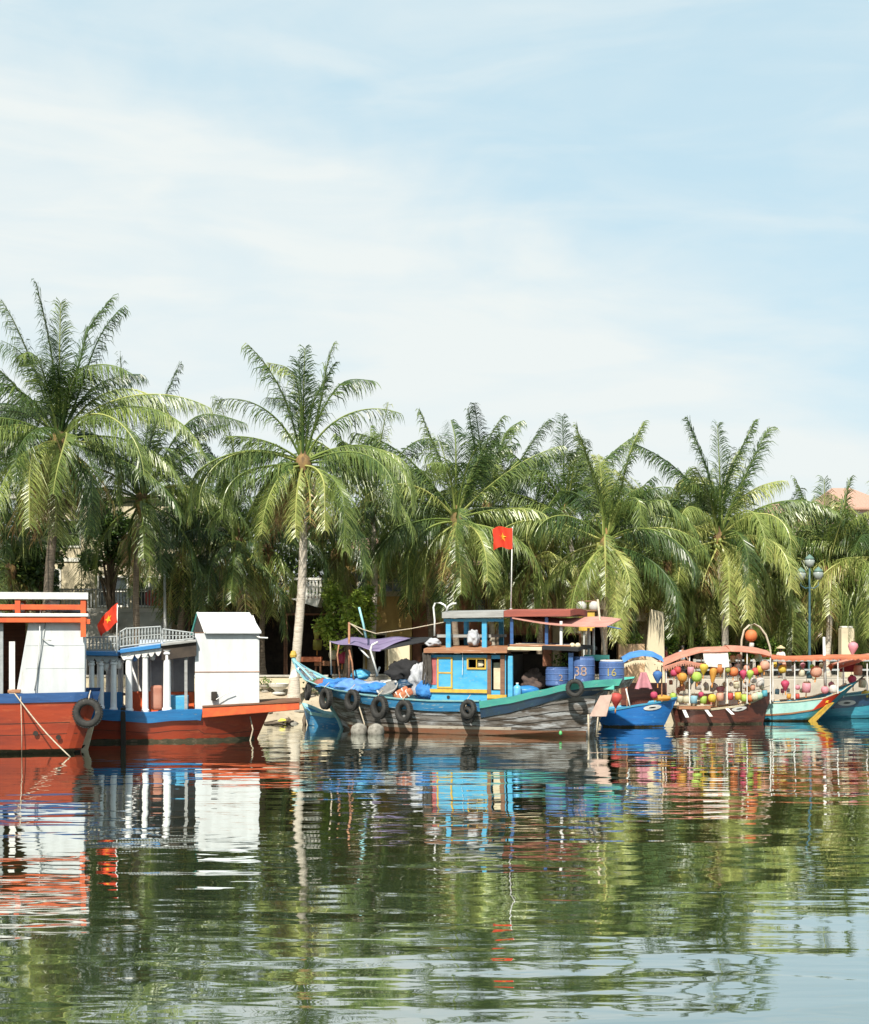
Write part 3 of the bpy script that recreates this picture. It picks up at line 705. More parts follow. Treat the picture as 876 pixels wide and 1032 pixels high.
# front wall built around its openings
def wall_with_holes(x0,x1,z0,z1,y,th,holes):
    xs=sorted(set([x0,x1]+[h[0] for h in holes]+[h[1] for h in holes])); zs=sorted(set([z0,z1]+[h[2] for h in holes]+[h[3] for h in holes]))
    s=MB()
    for i in range(len(xs)-1):
        for j in range(len(zs)-1):
            cx_,cz_=(xs[i]+xs[i+1])/2,(zs[j]+zs[j+1])/2
            if any(h[0]<cx_<h[1] and h[2]<cz_<h[3] for h in holes): continue
            s.box(xs[i],xs[i+1],y,y+th,zs[j],zs[j+1])
    return s
xw0,xw1=X3(434),X3(510)
win=(X3(472.5),X3(488.8),zz3(480,672.8),zz3(480,664.5))
opn=(X3(495.3),X3(504.5),zz3(500,696),zz3(500,664))
cw=wall_with_holes(xw0,xw1,zdeck,ztop,yc,.06,[win,opn]).build('cabin_wall',m_lblue,t3)
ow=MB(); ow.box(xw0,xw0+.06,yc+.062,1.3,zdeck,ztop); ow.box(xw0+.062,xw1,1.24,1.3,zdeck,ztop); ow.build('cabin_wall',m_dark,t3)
def frame(name,x0,x1,z0,z1,y,wd,th,m_,parent):
    s=MB(); s.box(x0-wd,x0,y-th,y,z0-wd,z1+wd); s.box(x1,x1+wd,y-th,y,z0-wd,z1+wd); s.box(x0,x1,y-th,y,z0-wd,z0); s.box(x0,x1,y-th,y,z1,z1+wd)
    return s.build(name,m_,parent)
wf=frame('window_frame',*win,yc-.002,.07,.05,m_yel,t3)
MB().box((win[0]+win[1])/2-.02,(win[0]+win[1])/2+.02,yc-.04,yc,win[2],win[3]).build('window_bar',m_yel,wf)
bundle('curtain_bundle',(0,0,0),(.28,.1,.3),m_cream,None,None,4,parent=t3).location=((win[0]+win[1])/2+.1,yc+.15,win[2])
dx0,dx1,dz0,dz1=X3(442.5),X3(454.8),zz3(448,692),zz3(448,664)
df=frame('door_frame',dx0,dx1,dz0,dz1,yc-.002,.07,.05,m_yel,t3)
MB().box(dx0,dx1,yc-.03,yc-.002,dz0,dz1).build('door_panel',m_lblue,t3)
zm=(dz0+dz1)/2; MB().box(dx0,dx1,yc-.05,yc-.031,zm-.03,zm+.03).build('door_rail',m_yel,df)
MB().box(X3(433),X3(491.5),yc-.09,yc-.002,zz3(460,698),zz3(460,694.5)).build('cabin_sill',m_yel,t3)
MB().box(X3(491.5),X3(495.2),yc-.05,yc-.002,zdeck,ztop).build('door_post',m_brown,t3)
MB().box(X3(504.6),X3(509),yc-.05,yc-.002,zdeck,ztop).build('door_post',m_brown,t3)
MB().box(X3(495.4),X3(504.4),yc+.3,yc+.33,zz3(500,695),zz3(500,668)).build('door_curtain',m_cream,t3)
MB().box(X3(491.5),X3(511),yc-.07,yc-.052,zz3(500,704),zz3(500,700)).build('threshold_board',m_yel,t3)
MB().lathe([(.07,0),(.07,.02)],(0,0,0),10).build('porthole',m_seam,t3).matrix_local=Matrix.Translation(P3(452,702.5,yc-.01))@Matrix.Rotation(R(90),4,'X')
MB().box(X3(434.5),X3(440),yc-.02,yc-.003,zz3(438,690),zz3(438,663)).build('side_curtain',M('faded_red_cloth',(.45,.12,.12),rough=.9),t3)
# lamp chain on the wall
MB().tube([P3(466,655,yc-.12),P3(466.5,668,yc-.1),P3(466,680,yc-.1)],.012,5).build('hanging_cord',m_whitep,t3)
# aft open shelter
MB().box(X3(512),X3(517),yc-.05,yc+.08,zz3(514,703,yc),zz3(514,661,yc)).build('shelter_post',m_lblue,t3,bevel=.02)
MB().box(X3(512,1.3),X3(517,1.3),1.2,1.3,zdeck,ztop).build('shelter_post',m_lblue,t3)
MB().box(X3(573),X3(577.5),yc,yc+.1,zz3(575,690),zz3(575,658)).build('shelter_post',m_navy,t3)
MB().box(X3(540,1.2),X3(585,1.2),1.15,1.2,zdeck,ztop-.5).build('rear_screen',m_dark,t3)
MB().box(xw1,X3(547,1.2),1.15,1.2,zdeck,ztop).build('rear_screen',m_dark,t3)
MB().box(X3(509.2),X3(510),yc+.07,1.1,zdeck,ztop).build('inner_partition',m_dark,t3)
# roofs
def slabp(name,pxa,pya,pxb,pyb,y0,y1,th,m_,parent=t3,camber=.0,bevel=.015):
    a=b3.p(pxa,pya,y0); c=b3.p(pxb,pyb,y0); s=MB()
    s.slab(lambda u,v:(a.x+(c.x-a.x)*u, y0+(y1-y0)*v, a.z+(c.z-a.z)*u+camber*math.sin(math.pi*v)),10,8,th)
    return s.build(name,m_,parent,bevel=0)
slabp('cabin_roof',427,653.8,511,653.8,-1.75,1.6,.17,m_tan,camber=.12)
slabp('shelter_roof',511.5,652.5,546,653,-1.72,1.6,.10,m_cream,camber=.12)
slabp('shelter_roof',546.2,651,583,653,-1.70,1.6,.14,m_black,camber=.10)
slabp('roof_shelf',440,639.5,495,639.5,-.9,1.3,.12,m_grey)
# clutter on the cabin roof
slabp('roof_mat',512,649,560,649,-1.2,1.2,.10,m_black)
for k_ in range(5): MB().tube([b3.p(514+k_*3,650.3-k_*.5,-1.4+.25*k_),b3.p(575+k_*2,651-k_*.4,-1.45+.3*k_)],.045,6).build('roof_pole',[m_tan,m_grey,m_rope,m_brown,m_navy][k_],t3)
# upper frame
yu=-1.25
for px in (452.2,488.5):
    for yy in (yu,1.1):
        MB().box(X3(px-2.4,yu),X3(px+2.4,yu),yy-.06,yy+.06,zz3(px,653.5,yu),zz3(px,624,yu)).build('upper_post',m_palet if False else m_lblue,t3,bevel=.01)
MB().box(X3(468.5,1.1),X3(472,1.1),1.0,1.1,zz3(470,650,1.1),zz3(470,624,1.1)).build('upper_post',m_lblue,t3)
for px in (516,551):
    MB().box(X3(px-1.6,yu),X3(px+1.6,yu),yu-.04,yu+.04,zz3(px,652,yu),zz3(px,622,yu)).build('upper_post',m_navy,t3,bevel=.01)
    MB().box(X3(px-1.6,1.1),X3(px+1.6,1.1),1.05,1.13,zz3(px,652,yu),zz3(px,622,yu)).build('upper_post',m_navy,t3,bevel=.01)
MB().box(X3(448,yu),X3(508,yu),yu-.07,yu-.01,zz3(478,626.5,yu),zz3(478,623.3,yu)).build('upper_beam',m_lblue,t3)
slabp('upper_roof',445.5,617,507.5,616,-1.55,1.4,.24,m_grey,camber=.08)
slabp('upper_roof',507.8,615.5,575,615,-1.5,1.4,.24,m_rred,camber=.08)
aw=MB(); A0=b3.p(516,622.5,-1.6);A1=b3.p(612,631,-1.75)
aw.slab(lambda u,v:(A0.x+(A1.x-A0.x)*u,-1.6-.1*u+2.6*v,A0.z+(A1.z-A0.z)*u-.12*math.sin(math.pi*u)-.10*math.sin(2*math.pi*u)*v+.3*v),16,6,.035)
aw.build('awning',m_pink,t3,smooth=False)
MB().tube([b3.p(612,631,-1.7),b3.p(626,634,-1.6)],.03,6).build('awning_pole',m_navy,t3)
MB().box(X3(564.5,-1.4),X3(567,-1.4),-1.44,-1.36,zz3(566,653,-1.4),zz3(566,626,-1.4)).build('awning_post',m_whitep,t3)
# curved pipe posts and antenna
def pipe(name,pts,r,m_,parent=t3):
    return MB().tube([b3.p(*p) for p in pts],r,6).build(name,m_,parent,smooth=True)
pipe('gooseneck_pipe',[(438,641,-1.2),(438.2,625,-1.2),(437,612,-1.2),(438.5,608,-1.2),(444,607.5,-1.2),(448.5,610,-1.2),(450,613,-1.2)],.04,m_whitep)
pipe('gooseneck_pipe',[(450,616,-1.3),(452,611,-1.3),(456,608.5,-1.3),(460,608,-1.3)],.04,m_whitep)
# satellite-like horns on roof corner
bundle('rope_coil',b3.wp(437,652,-1.2),(.6,.5,.35),m_gcloth,'grey rope heap on the front corner of the blue cabin roof','rope',9)
bundle('net_heap',b3.wp(477,652.5,-1.2),(.5,.5,.75),m_gcloth,'grey net heap on the cabin roof between the blue posts','fishing net',10)
bundle('net_heap',b3.wp(486,653,-.6),(.8,.5,.4),m_tan,'brown folded net on the cabin roof behind the blue posts','fishing net',12)
for i,(px,lb) in enumerate(((577,'left'),(582.5,'right'))):
    o=bundle('float_ball',b3.wp(px,650.8,-1.3)+Vector((0,0,-.1)),(.22,.22,.22),m_cream,'cream float ball on the shelter roof edge, the %s of the pair'%lb,'float',20+i,lump=.02,group='float balls on the shelter roof')
# purple awning on poles
pw=MB(); q=[b3.p(332,646,-1.2),b3.p(382.5,655.5,-1.7),b3.p(414,642.5,-.6),b3.p(352,643,1.0)]
def PP(u,v):
    a=q[0].lerp(q[1],u); c=q[3].lerp(q[2],u); p=a.lerp(c,v); p.z-= .16*math.sin(math.pi*u)*math.sin(math.pi*v)+.05*math.sin(u*9+v*4); return p
pw.slab(PP,16,10,.03); pw.build('purple_awning',m_purple,t3,smooth=True)
aw2=MB(); q2=[b3.p(383,655,-1.65),b3.p(434,645,-1.3),b3.p(436,642,1.1),b3.p(414,642,-.4)]
aw2.slab(lambda u,v:(q2[0].lerp(q2[1],u)).lerp(q2[3].lerp(q2[2],u),v),8,6,.04); aw2.build('dark_awning',m_black,t3)
for nm,pts,r,m_ in (('awning_pole',[(352,686,-.9),(352,655,-.9),(352,627,-.9)],.05,m_tan),('awning_pole',[(334,680,-.6),(333,646,-1.0)],.035,m_rope),
    ('awning_pole',[(357,690,-1.2),(355,668,-1.3),(352,655,-1.2)],.04,m_tan),
    ('curved_pipe',[(381,681,-1.5),(376,664,-1.6),(373.5,655,-1.6),(375,650,-1.6),(381,647,-1.5)],.045,m_whitep),
    ('curved_pipe',[(372,663,-1.4),(368,659,-1.4),(362,652.5,-1.3)],.04,m_whitep),
    ('awning_pole',[(369,643,-.8),(366,628,-.8),(362,612,-.8)],.05,m_palet),('boat_hook',[(343,686,0),(340,660,0.2),(342,648,.3)],.035,m_tan)):
    pipe(nm,pts,r,m_)
pipe('stay_rope',[(352,628,-.9),(365,634,-.9),(379,638.5,-1),(415,633.5,-1.1),(448,627,-1.25)],.022,m_rope)
pipe('stay_rope',[(352,628,-.9),(358,632,-.9),(366,640,-.9)],.02,m_rope)
pipe('awning_pole',[(379,682,1.2),(383,672,1.3)],.04,m_whitep)
# masts aft
pipe('mast',[(612,686,-.3),(609,655,-.2),(605,628,0),(602.5,604,0)],[.07,.06,.05,.04],m_rope)
for px in (593.5,598.5): pipe('stern_pole',[(px,662,.4),(px-.3,633,.4)],.055,m_whitep)
pipe('mast',[(614,690,-1),(612.5,676,-1),(612,665,-.9)],.06,m_tan)
MB().box(X3(589,-.2),X3(614,-.2),-.3,-.1,zz3(600,666,-.2),zz3(600,660,-.2)).build('stern_board',m_teal,t3,bevel=.02)
MB().box(X3(606,-1.1),X3(620,-1.1),-1.3,-1.0,zz3(612,695,-1.1),zz3(612,688,-1.1)).build('stern_bitt',m_teal,t3,bevel=.03)
# rudder board and props
ru=MB(); a_=[b3.p(594,722,-1.7),b3.p(611,722,-1.7),b3.p(617,700,-1.7),b3.p(605,701,-1.7)]
ru.hexa(a_,[v+Vector((0,.08,0)) for v in a_]); ru.build('rudder_board',M('weathered_pink_board',(.52,.37,.31),(.42,.3,.25),rough=.85),t3)
pipe('rudder_leg',[(593,720,-1.65),(593.5,746,-1.65)],.04,m_rope); pipe('rudder_leg',[(603,720,-1.65),(601,742,-1.65)],.03,m_rope)
pipe('mooring_line',[(357,698,-2.05),(362,712,-2.1),(367,728,-2.15),(369,742,-2.15)],.03,m_rope)
pipe('mooring_line',[(631,694,-1.2),(635,712,-1.3)],.03,m_whitep)
MB().lathe([(.02,.04),(.06,.07),(.07,.13),(.04,.2),(.01,.22)],b3.p(565,742,-2.0),10).build('green_float',M('green_plastic',(.1,.45,.15),rough=.5),t3,smooth=True)

tyres3=[(310.5,697,-1.15,55,.78,'narrow-looking tyre nearest the bow of the grey wooden boat, hung edge-on'),
 (328.5,704,-1.82,38,.95,'second tyre from the bow of the grey wooden boat, left of the hanging line'),
 (355,705.5,-2.02,30,.92,'tyre just left of the pale mooring line on the grey wooden boat'),
 (382.5,713,-2.12,28,1.0,'tyre above the right grey float, below the white basket on the wooden boat'),
 (407.3,717,-2.12,26,.98,'lower tyre below the orange life jackets on the wooden boat'),
 (472,714.5,-2.12,20,.80,'lone tyre amidships below the blue cabin of the wooden boat')]
for px,py,y,rz,s_,lb in tyres3:
    tyre(b3.wp(px,py,y),lb,rz=yaw+R(-rz),s=s_,rx=R(-6))
tyre(b3.wp(471.5,720.5,-2.0),'tyre tucked behind and under the lone amidships tyre of the wooden boat',rz=yaw-.5,s=.74,rx=R(5))
tyre(b3.wp(579.5,693.5,-1.98),'thin tyre ring on the green gunwale near the stern of the wooden boat',rz=yaw,s=.76)
for i,(px,lb) in enumerate(((362,'left'),(379,'right'))):
    q=b3.wp(px,736.5,-2.45)
    o=MB().lathe([(.02,-.34),(.2,-.3),(.33,-.12),(.35,.02),(.3,.2),(.15,.3),(.05,.33)],(0,0,0),20).build('mooring_float',m_float,smooth=True)
    o.location=(q.x,q.y,.12); tag(o,'round chalky grey float at the waterline under the wooden boat, the %s one'%lb,'float','grey floats beside the wooden boat')

# deck load
def W3(px,py,y): return b3.wp(px,py,y)
bundle('blue_tarpaulin',W3(339,699,-.9),(1.7,1.4,.62),m_bluet,'bright blue tarpaulin heap in the bow of the wooden boat','tarpaulin',31,lump=.35)
bundle('blue_tarpaulin',W3(357,700,-1.2),(1.7,1.2,.62),m_lav,'pale lavender-blue tarpaulin heap behind the bow of the wooden boat','tarpaulin',32,lump=.35)
bundle('blue_tarpaulin',W3(364,686,-.2),(.8,.7,.5),m_lblue,'small sky-blue bundle on top of the tarpaulin heaps on the wooden boat','tarpaulin',33,lump=.2)
bundle('leafy_sack',W3(321,694,-.5),(.7,.6,.45),M('dark_green_sack',(.05,.09,.045),rough=.9),'dark green sack in the teal bow of the wooden boat','sack',34,lump=.35)
bundle('red_sack',W3(325,697,-.9),(.7,.7,.55),M('dull_red_sack',(.26,.1,.08),rough=.9),'dull red sack beside the blue tarpaulin in the bow','sack',35,lump=.3)
mt=MB(); a_,c_=b3.p(366,688,-1.1),b3.p(398,688,-1.1); mt.slab(lambda u,v:(a_.x+(c_.x-a_.x)*u,-1.3+1.9*v,a_.z+.1*math.sin(3*u)),8,6,.12)
o=mt.build('deck_mat',m_gcloth); o.location=(mx,my,0); o.rotation_euler=(0,0,yaw); tag(o,'grey mat spread on the fore deck of the wooden boat','mat')
bundle('blue_tarpaulin',W3(382,701,-1.2),(1.6,1.0,.6),m_bluet,'blue tarpaulin under the grey mat, left of the white basket','tarpaulin',36,lump=.25)
# coracle-like white basket
bk=thing('round_basket',W3(392,696,-1.5),'white oval basket tub leaning on the fore deck of the wooden boat','basket',rot=(R(38),R(-10),yaw))
MB().lathe([(.05,0),(.3,.02),(.42,.12),(.46,.2),(.43,.2),(.38,.12),(.28,.05),(.02,.04)],(0,0,0),24).build('bowl',m_white2,bk,smooth=True)
MB().lathe([(.44,.18),(.48,.18),(.48,.22),(.44,.22),(.44,.18)],(0,0,0),24).build('rim',m_grey,bk)
for i,(px,py,a_) in enumerate(((406,701,.5),(410,703,.7))):
    j=thing('life_jacket',W3(px,py,-1.55-.14*i),'orange life jacket with pale stripes on the wooden boat, %s of two'%('upper' if i==0 else 'lower'),'life jacket',rot=(R(20),R(-28),yaw),group='orange life jackets')
    MB().box(-.36,.36,-.12,.12,0,.3).build('vest',m_ocan,j,bevel=.08)
    for k in (-.15,.15): MB().box(k-.03,k+.03,-.125,.125,-.004,.304).build('stripe',m_white2,j,bevel=.02)
bundle('black_net_heap',W3(408.5,690,-.9),(1.35,1.0,1.0),m_black,'tall black net heap in front of the blue cabin','fishing net',41,lump=.5)
bundle('dark_blue_sack',W3(408,697,-1.3),(.8,.6,.5),m_dnavy,'navy sack at the foot of the black net heap','sack',42,lump=.3)
bundle('grey_cloth',W3(422,705,-1.1),(.75,.7,1.5),m_gcloth,'tall grey cloth pile just left of the blue cabin','cloth',43,lump=.35)
bundle('blue_barrel_sack',W3(429,706,-1.3),(.75,.7,.85),m_bluet,'royal blue sack at the front corner of the cabin','sack',44,lump=.15)
nt=MB(); rnd=random.Random(5)
for k in range(16):
    x=b3.lx(426+k*.55,-1.6); zt_=b3.p(430,657+rnd.random()*2,-1.6).z; zb2=b3.p(430,682+rnd.random()*8,-1.6).z
    nt.tube([(x,-1.62+rnd.uniform(-.05,.05),zt_),(x+rnd.uniform(-.06,.06),-1.62+rnd.uniform(-.05,.05),(zt_+zb2)/2),(x+rnd.uniform(-.06,.06),-1.6,zb2)],.025,5)
o=nt.build('hanging_net',m_roped); o.location=(mx,my,0); o.rotation_euler=(0,0,yaw); tag(o,'black ropes and net hanging from the front edge of the cabin roof','fishing net')
# drums with numbers
def text_mesh(s,size):
    cu=bpy.data.curves.new('txt','FONT'); cu.body=s; cu.size=size; cu.align_x='CENTER'; cu.extrude=0
    ob=bpy.data.objects.new('txt',cu); col.objects.link(ob); dg=bpy.context.evaluated_depsgraph_get(); dg.update()
    me=bpy.data.meshes.new_from_object(ob.evaluated_get(dg)); bpy.data.objects.remove(ob); 
    vs=[tuple(v.co) for v in me.vertices]; fs=[tuple(p.vertices) for p in me.polygons]; bpy.data.meshes.remove(me); return vs,fs
def drum(loc,r,h,txt,label,tm,rz=0,lid=m_drum,phi0=-90):
    t=thing('plastic_drum',loc,label,'drum',rz,group='blue plastic drums on the stern')
    MB().lathe([(r*.94,0),(r,.05),(r,h*.32),(r*1.03,h*.34),(r,h*.37),(r,h*.66),(r*1.03,h*.68),(r,h*.71),(r,h*.93),(r*.9,h)],(0,0,0),28).build('body',m_drum,t,smooth=False)
    MB().lathe([(r*.92,h+.002),(r*.92,h+.04),(r*.8,h+.05)],(0,0,0),24).build('lid',lid,t)
    vs,fs=text_mesh(txt,h*.52)
    o=MB(); o.add([((r*1.04+.004)*math.cos(R(phi0)+x/r),(r*1.04+.004)*math.sin(R(phi0)+x/r),h*.30+y) for x,y,_ in vs],fs); o.build('painted_number',tm,t)
    return t
def zd(px,py,y): return b3.wp(px,py,y)
drum(zd(562,691,-1.0),.48,.70,'2','squat blue drum with a pale number 2, leftmost on the stern of the wooden boat',m_num,yaw,phi0=-60)
drum(zd(587.5,688,-.9),.48,1.0,'38','tall blue drum with a pale orange number 38 on the stern',m_num,yaw,phi0=-88)
drum(zd(616.5,687,-.7),.50,.82,'16','blue drum with a white lid and a yellow number 16 at the very stern',m_numy,yaw,lid=m_white2,phi0=-80)
wb=thing('water_bottle',zd(521.5,702,-1.35),'big blue water bottle standing beside the blue shelter post','water bottle')
MB().lathe([(.15,0),(.17,.03),(.165,.12),(.17,.2),(.165,.28),(.17,.36),(.14,.42),(.05,.47),(.05,.52)],(0,0,0),18).build('bottle',m_bottle,wb,smooth=True)
MB().lathe([(.06,.521),(.06,.56)],(0,0,0),12).build('cap',m_white2,wb)
bundle('blue_box',zd(531,702,-.9),(1.0,.6,.45),m_blue,'low blue bundle on the aft deck under the shelter','bundle',51,lump=.08)
bundle('engine_heap',zd(537,700,-.3),(.9,.8,1.0),M('dark_gear',(.09,.06,.05),rough=.8),'dark heap of gear in the shade under the shelter roof','gear',52,lump=.45)
pt=MB(); rnd=random.Random(3)
for k in range(140):
    a=rnd.uniform(0,6.28); r_=rnd.uniform(0,.5); c=Vector((r_*math.cos(a),r_*math.sin(a)*.6,rnd.uniform(0,.75))); d=Vector((rnd.uniform(-1,1),rnd.uniform(-1,1),rnd.uniform(-.3,1))).normalized()*.16; e=d.cross(Vector((0,0,1))).normalized()*.05
    pt.tint=rnd.uniform(.5,.95); pt.add([c,c+d*.5+e,c+d,c+d*.5-e],[(0,1,2,3)])
o=pt.build('banana_leaves',LEAF,tint=True); o.location=zd(566,676,.9); tag(o,'yellow-green leaf bunch behind the squat drum on the wooden boat','plant')
f3=thing('flag',b3.wp(515,616,-.4),'red flag with a yellow star flying on a tall pole above the wooden boat roof','flag',yaw*0,group='red flags with yellow star')
q0,q1=b3.wp(515,616,-.4),b3.wp(516.5,531,-.4)
flag(f3,(0,0,0),(q1.x-q0.x,0,q1.z-q0.z),.92,.86,sway=.08,seed=4)
MB().box(-.05,.05,-.05,.05,0,.12).build('pole_socket',m_steel,f3)
# small skiff nosing out behind the bow
bs=Boat((330-CX)/F*63.3,63.3,R(-38))
ts=thing('skiff',(bs.ox,bs.oy,0),'small pale blue skiff half hidden behind the bow of the wooden boat','boat',bs.a)
hs=Hull(-1.5,1.7,-1.1,1.4,1.0,[(-1.5,.95),(-.6,.6),(.6,.5),(1.7,.7)],e0=.4,e1=.4,w0=.05,w1=.1,zb=-.2)
hs.build(MB(),24,8,.04).build('hull',m_wblue,ts); hs.rail(MB(),0,1,-.03,.1,.03,inn=.06).build('gunwale',m_palet,ts); hs.deck(MB(),.05,.95,.35).build('floor_board',m_grey,ts)

# =================================================================== LANTERN BOATS
LCOL={'magenta':(.72,.04,.16),'red':(.72,.06,.04),'amber':(.85,.42,.02),'pink':(.85,.38,.45),'lime':(.55,.78,.10),'yellow':(.88,.66,.04),'orange':(.85,.25,.04),
 'peach':(.85,.45,.30),'olive':(.42,.42,.03),'cream':(.80,.76,.55),'pale blue':(.35,.66,.80),'blue':(.03,.22,.62),'pale green':(.55,.80,.60),'cyan':(.08,.50,.62),'white':(.82,.80,.76)}
LCOL={k:tuple(x*.88+.08 for x in v) for k,v in LCOL.items()}
LM={k:M('silk_'+k.replace(' ','_'),v,tuple(x*.85 for x in v),s=5,rough=.55,transl=.45) for k,v in LCOL.items()}
m_tassel=M('tassel_thread',(.7,.3,.08),rough=.9)
SH={'round':[(.05,-.17),(.11,-.155),(.17,-.09),(.19,0),(.17,.09),(.11,.155),(.05,.17)],
    'onion':[(.03,-.24),(.06,-.18),(.13,-.06),(.18,.06),(.15,.15),(.06,.2)],
    'drum':[(.10,-.16),(.14,-.15),(.15,0),(.14,.15),(.10,.16)],
    'long':[(.04,-.32),(.07,-.22),(.12,-.02),(.14,.12),(.09,.2),(.05,.22)]}
LPROT={}
def lantern(loc,colr,shape,label,s=1,group='silk lanterns on the boats',tassel=True):
    key=(colr,shape)
    if key not in LPROT:
        t=thing('silk_lantern',loc,label,'lantern',group=group)
        n=16; pr=SH[shape]; m_=MB(); vs=[];fs=[]
        for r,zq in pr:
            for k in range(n*2):
                rr=r*(1 if k%2 else .93); a=math.pi*k/n; vs.append((rr*math.cos(a),rr*math.sin(a),zq))
        N=2*n
        for i in range(len(pr)-1):
            for k in range(N): fs.append((i*N+k,i*N+(k+1)%N,(i+1)*N+(k+1)%N,(i+1)*N+k))
        m_.add(vs,fs); m_.build('shade',LM[colr],t,smooth=True)
        zt_=pr[-1][1]; MB().lathe([(pr[-1][0]+.01,zt_),(pr[-1][0]+.01,zt_+.03),(.01,zt_+.035)],(0,0,0),12).build('cap',m_brown,t)
        MB().tube([(0,0,zt_+.03),(0,0,zt_+.14)],.008,5).build('hanger',m_roped,t)
        if tassel: MB().lathe([(.01,0),(.02,-.03),(.022,-.16)],(0,0,pr[0][1]),8).build('tassel',m_tassel,t)
        LPROT[key]=t
    else: t=copy_tree(LPROT[key])
    s*=.86; t.location=loc; t.scale=(s,s,s*1.04); t.rotation_euler=(R(5)*math.sin(loc[0]*9),R(6)*math.cos(loc[0]*13),loc[0]); t['label']=label; t['group']=group; return t
ORD=['first','second','third','fourth','fifth','sixth','seventh','eighth','ninth','tenth','eleventh','twelfth','thirteenth','fourteenth']
c6=lambda x,y:(640+x/5.475,600+y/5.475); c7=lambda x,y:(750+x/6.88,600+y/6.88)

# ---- bright blue boat
b4=Boat((640-CX)/F*63.2,63.2,R(-3))
t4=thing('rowing_boat',(b4.ox,b4.oy,0),'bright blue rowing boat with a white painted eye and blue canopy','boat',b4.a,group='small boats hung with lanterns')
def small_hull(b,t,shp,pb0,pb1,B,mat,e0=.25,e1=.5,w0=.4,w1=.03,yref=None,th=.05,flare=.35,end=-.1):
    y=-B/2*.9 if yref is None else yref
    sh=sorted([(b.p(px,py,y*(1 if i<len(shp)-1 else .1)).x,b.p(px,py,y*(1 if i<len(shp)-1 else .1)).z) for i,(px,py) in enumerate(shp)])
    h=Hull(sh[0][0],sh[-1][0],b.lx(pb0,y),b.lx(pb1,-.1),B,sh,e0=e0,e1=e1,w0=w0,w1=w1,flare=flare,zb=-.25)
    h.build(MB(),40,10,th).build('hull',mat,t); return h
h4=small_hull(b4,t4,[(600,716),(618,714.5),(648,709.5),(668,707),(683,703)],610,667,1.5,m_bblue)
h4.rail(MB(),0,1,-.02,.06,.03,inn=.06).build('gunwale',m_lblue,t4); h4.deck(MB(),.03,.93,.3).build('floor_board',m_brown,t4)
grime(h4,t4,top=.09)
eye(h4,t4,(b4.lx(659,-.6)-h4.xs0)/(h4.xs1-h4.xs0),.22,.85,.24)
def canopy(b,t,pts,ya,yb,m_,camber=.25,th=.03,name='canopy',n=14,fr=None):
    tab=[(b.p(px,py,ya).x,b.p(px,py,ya).z) for px,py in pts]
    s=MB(); x0,x1=tab[0][0],tab[-1][0]
    s.slab(lambda u,v:(x0+(x1-x0)*u,ya+(yb-ya)*v,interp(tab,x0+(x1-x0)*u)+camber*math.sin(math.pi*v)),n,8,th)
    o=s.build(name,m_,t,smooth=False)
    if fr:
        f=MB(); N=60
        for k in range(N):
            xa_=x0+(x1-x0)*k/N; xb2=x0+(x1-x0)*(k+1)/N; d=fr[0]*(.7+.3*math.sin(k*1.7))
            za_,zb2=interp(tab,xa_)-th,interp(tab,xb2)-th
            f.hexa([(xa_,ya,za_-d),(xb2,ya,zb2-d),(xb2,ya,zb2),(xa_,ya,za_)],[(xa_,ya+.02,za_-d),(xb2,ya+.02,zb2-d),(xb2,ya+.02,zb2),(xa_,ya+.02,za_)])
        f.build('canopy_fringe',fr[1],o)
    return tab
canopy(b4,t4,[(628,667.5),(637,662.5),(648,660.5),(659,661.5),(669,666.5)],-1.0,1.0,m_bcan,.22)
canopy(b4,t4,[(629,669),(640,665.5),(655,665),(668,668)],-1.0,-.5,m_cream,.0,name='canopy_lining',fr=(.16,m_cream))
for px,pt_,pb_ in ((632,668,712),(667,668,707)):
    for yy in (-.6,.6): MB().tube([b4.p(px,pb_,yy),b4.p(px,pt_-2,yy)],.03,6).build('canopy_pole',m_tan,t4)
MB().box(b4.lx(626,.7),b4.lx(672,.7),.62,.68,.9,1.9).build('rear_panel',m_bbrown,t4)
mg=thing('hanging_cloth',b4.wp(648.5,694,-.7),'pink and white cloth draped in front of the dark red panel of the blue boat','cloth')
def PD(u,v): return ((u-.5)*(.25+.55*v),-.06*math.sin(u*9)*(.3+v)-.05,.72*(1-v))
MB().slab(PD,12,8,.02).build('cloth',LM['pink'],mg,smooth=True)
lantern(b4.wp(*c6(125,447),-.8),'blue','onion','deep blue lantern hanging right of the blue canopy',1.4)
lantern(b4.wp(*c6(105,550),-.7),'magenta','round','magenta lantern low behind the bow of the bright blue boat',1.0)
lantern(b4.wp(621,705,-.8),'red','onion','glossy red lantern by the stern of the bright blue boat, under the wooden boat',1.7)
bundle('yellow_cushion',b4.wp(667,707,-.4),(.8,.5,.3),LM['amber'],'amber cushion in the bow of the bright blue boat','cushion',61,lump=.05)

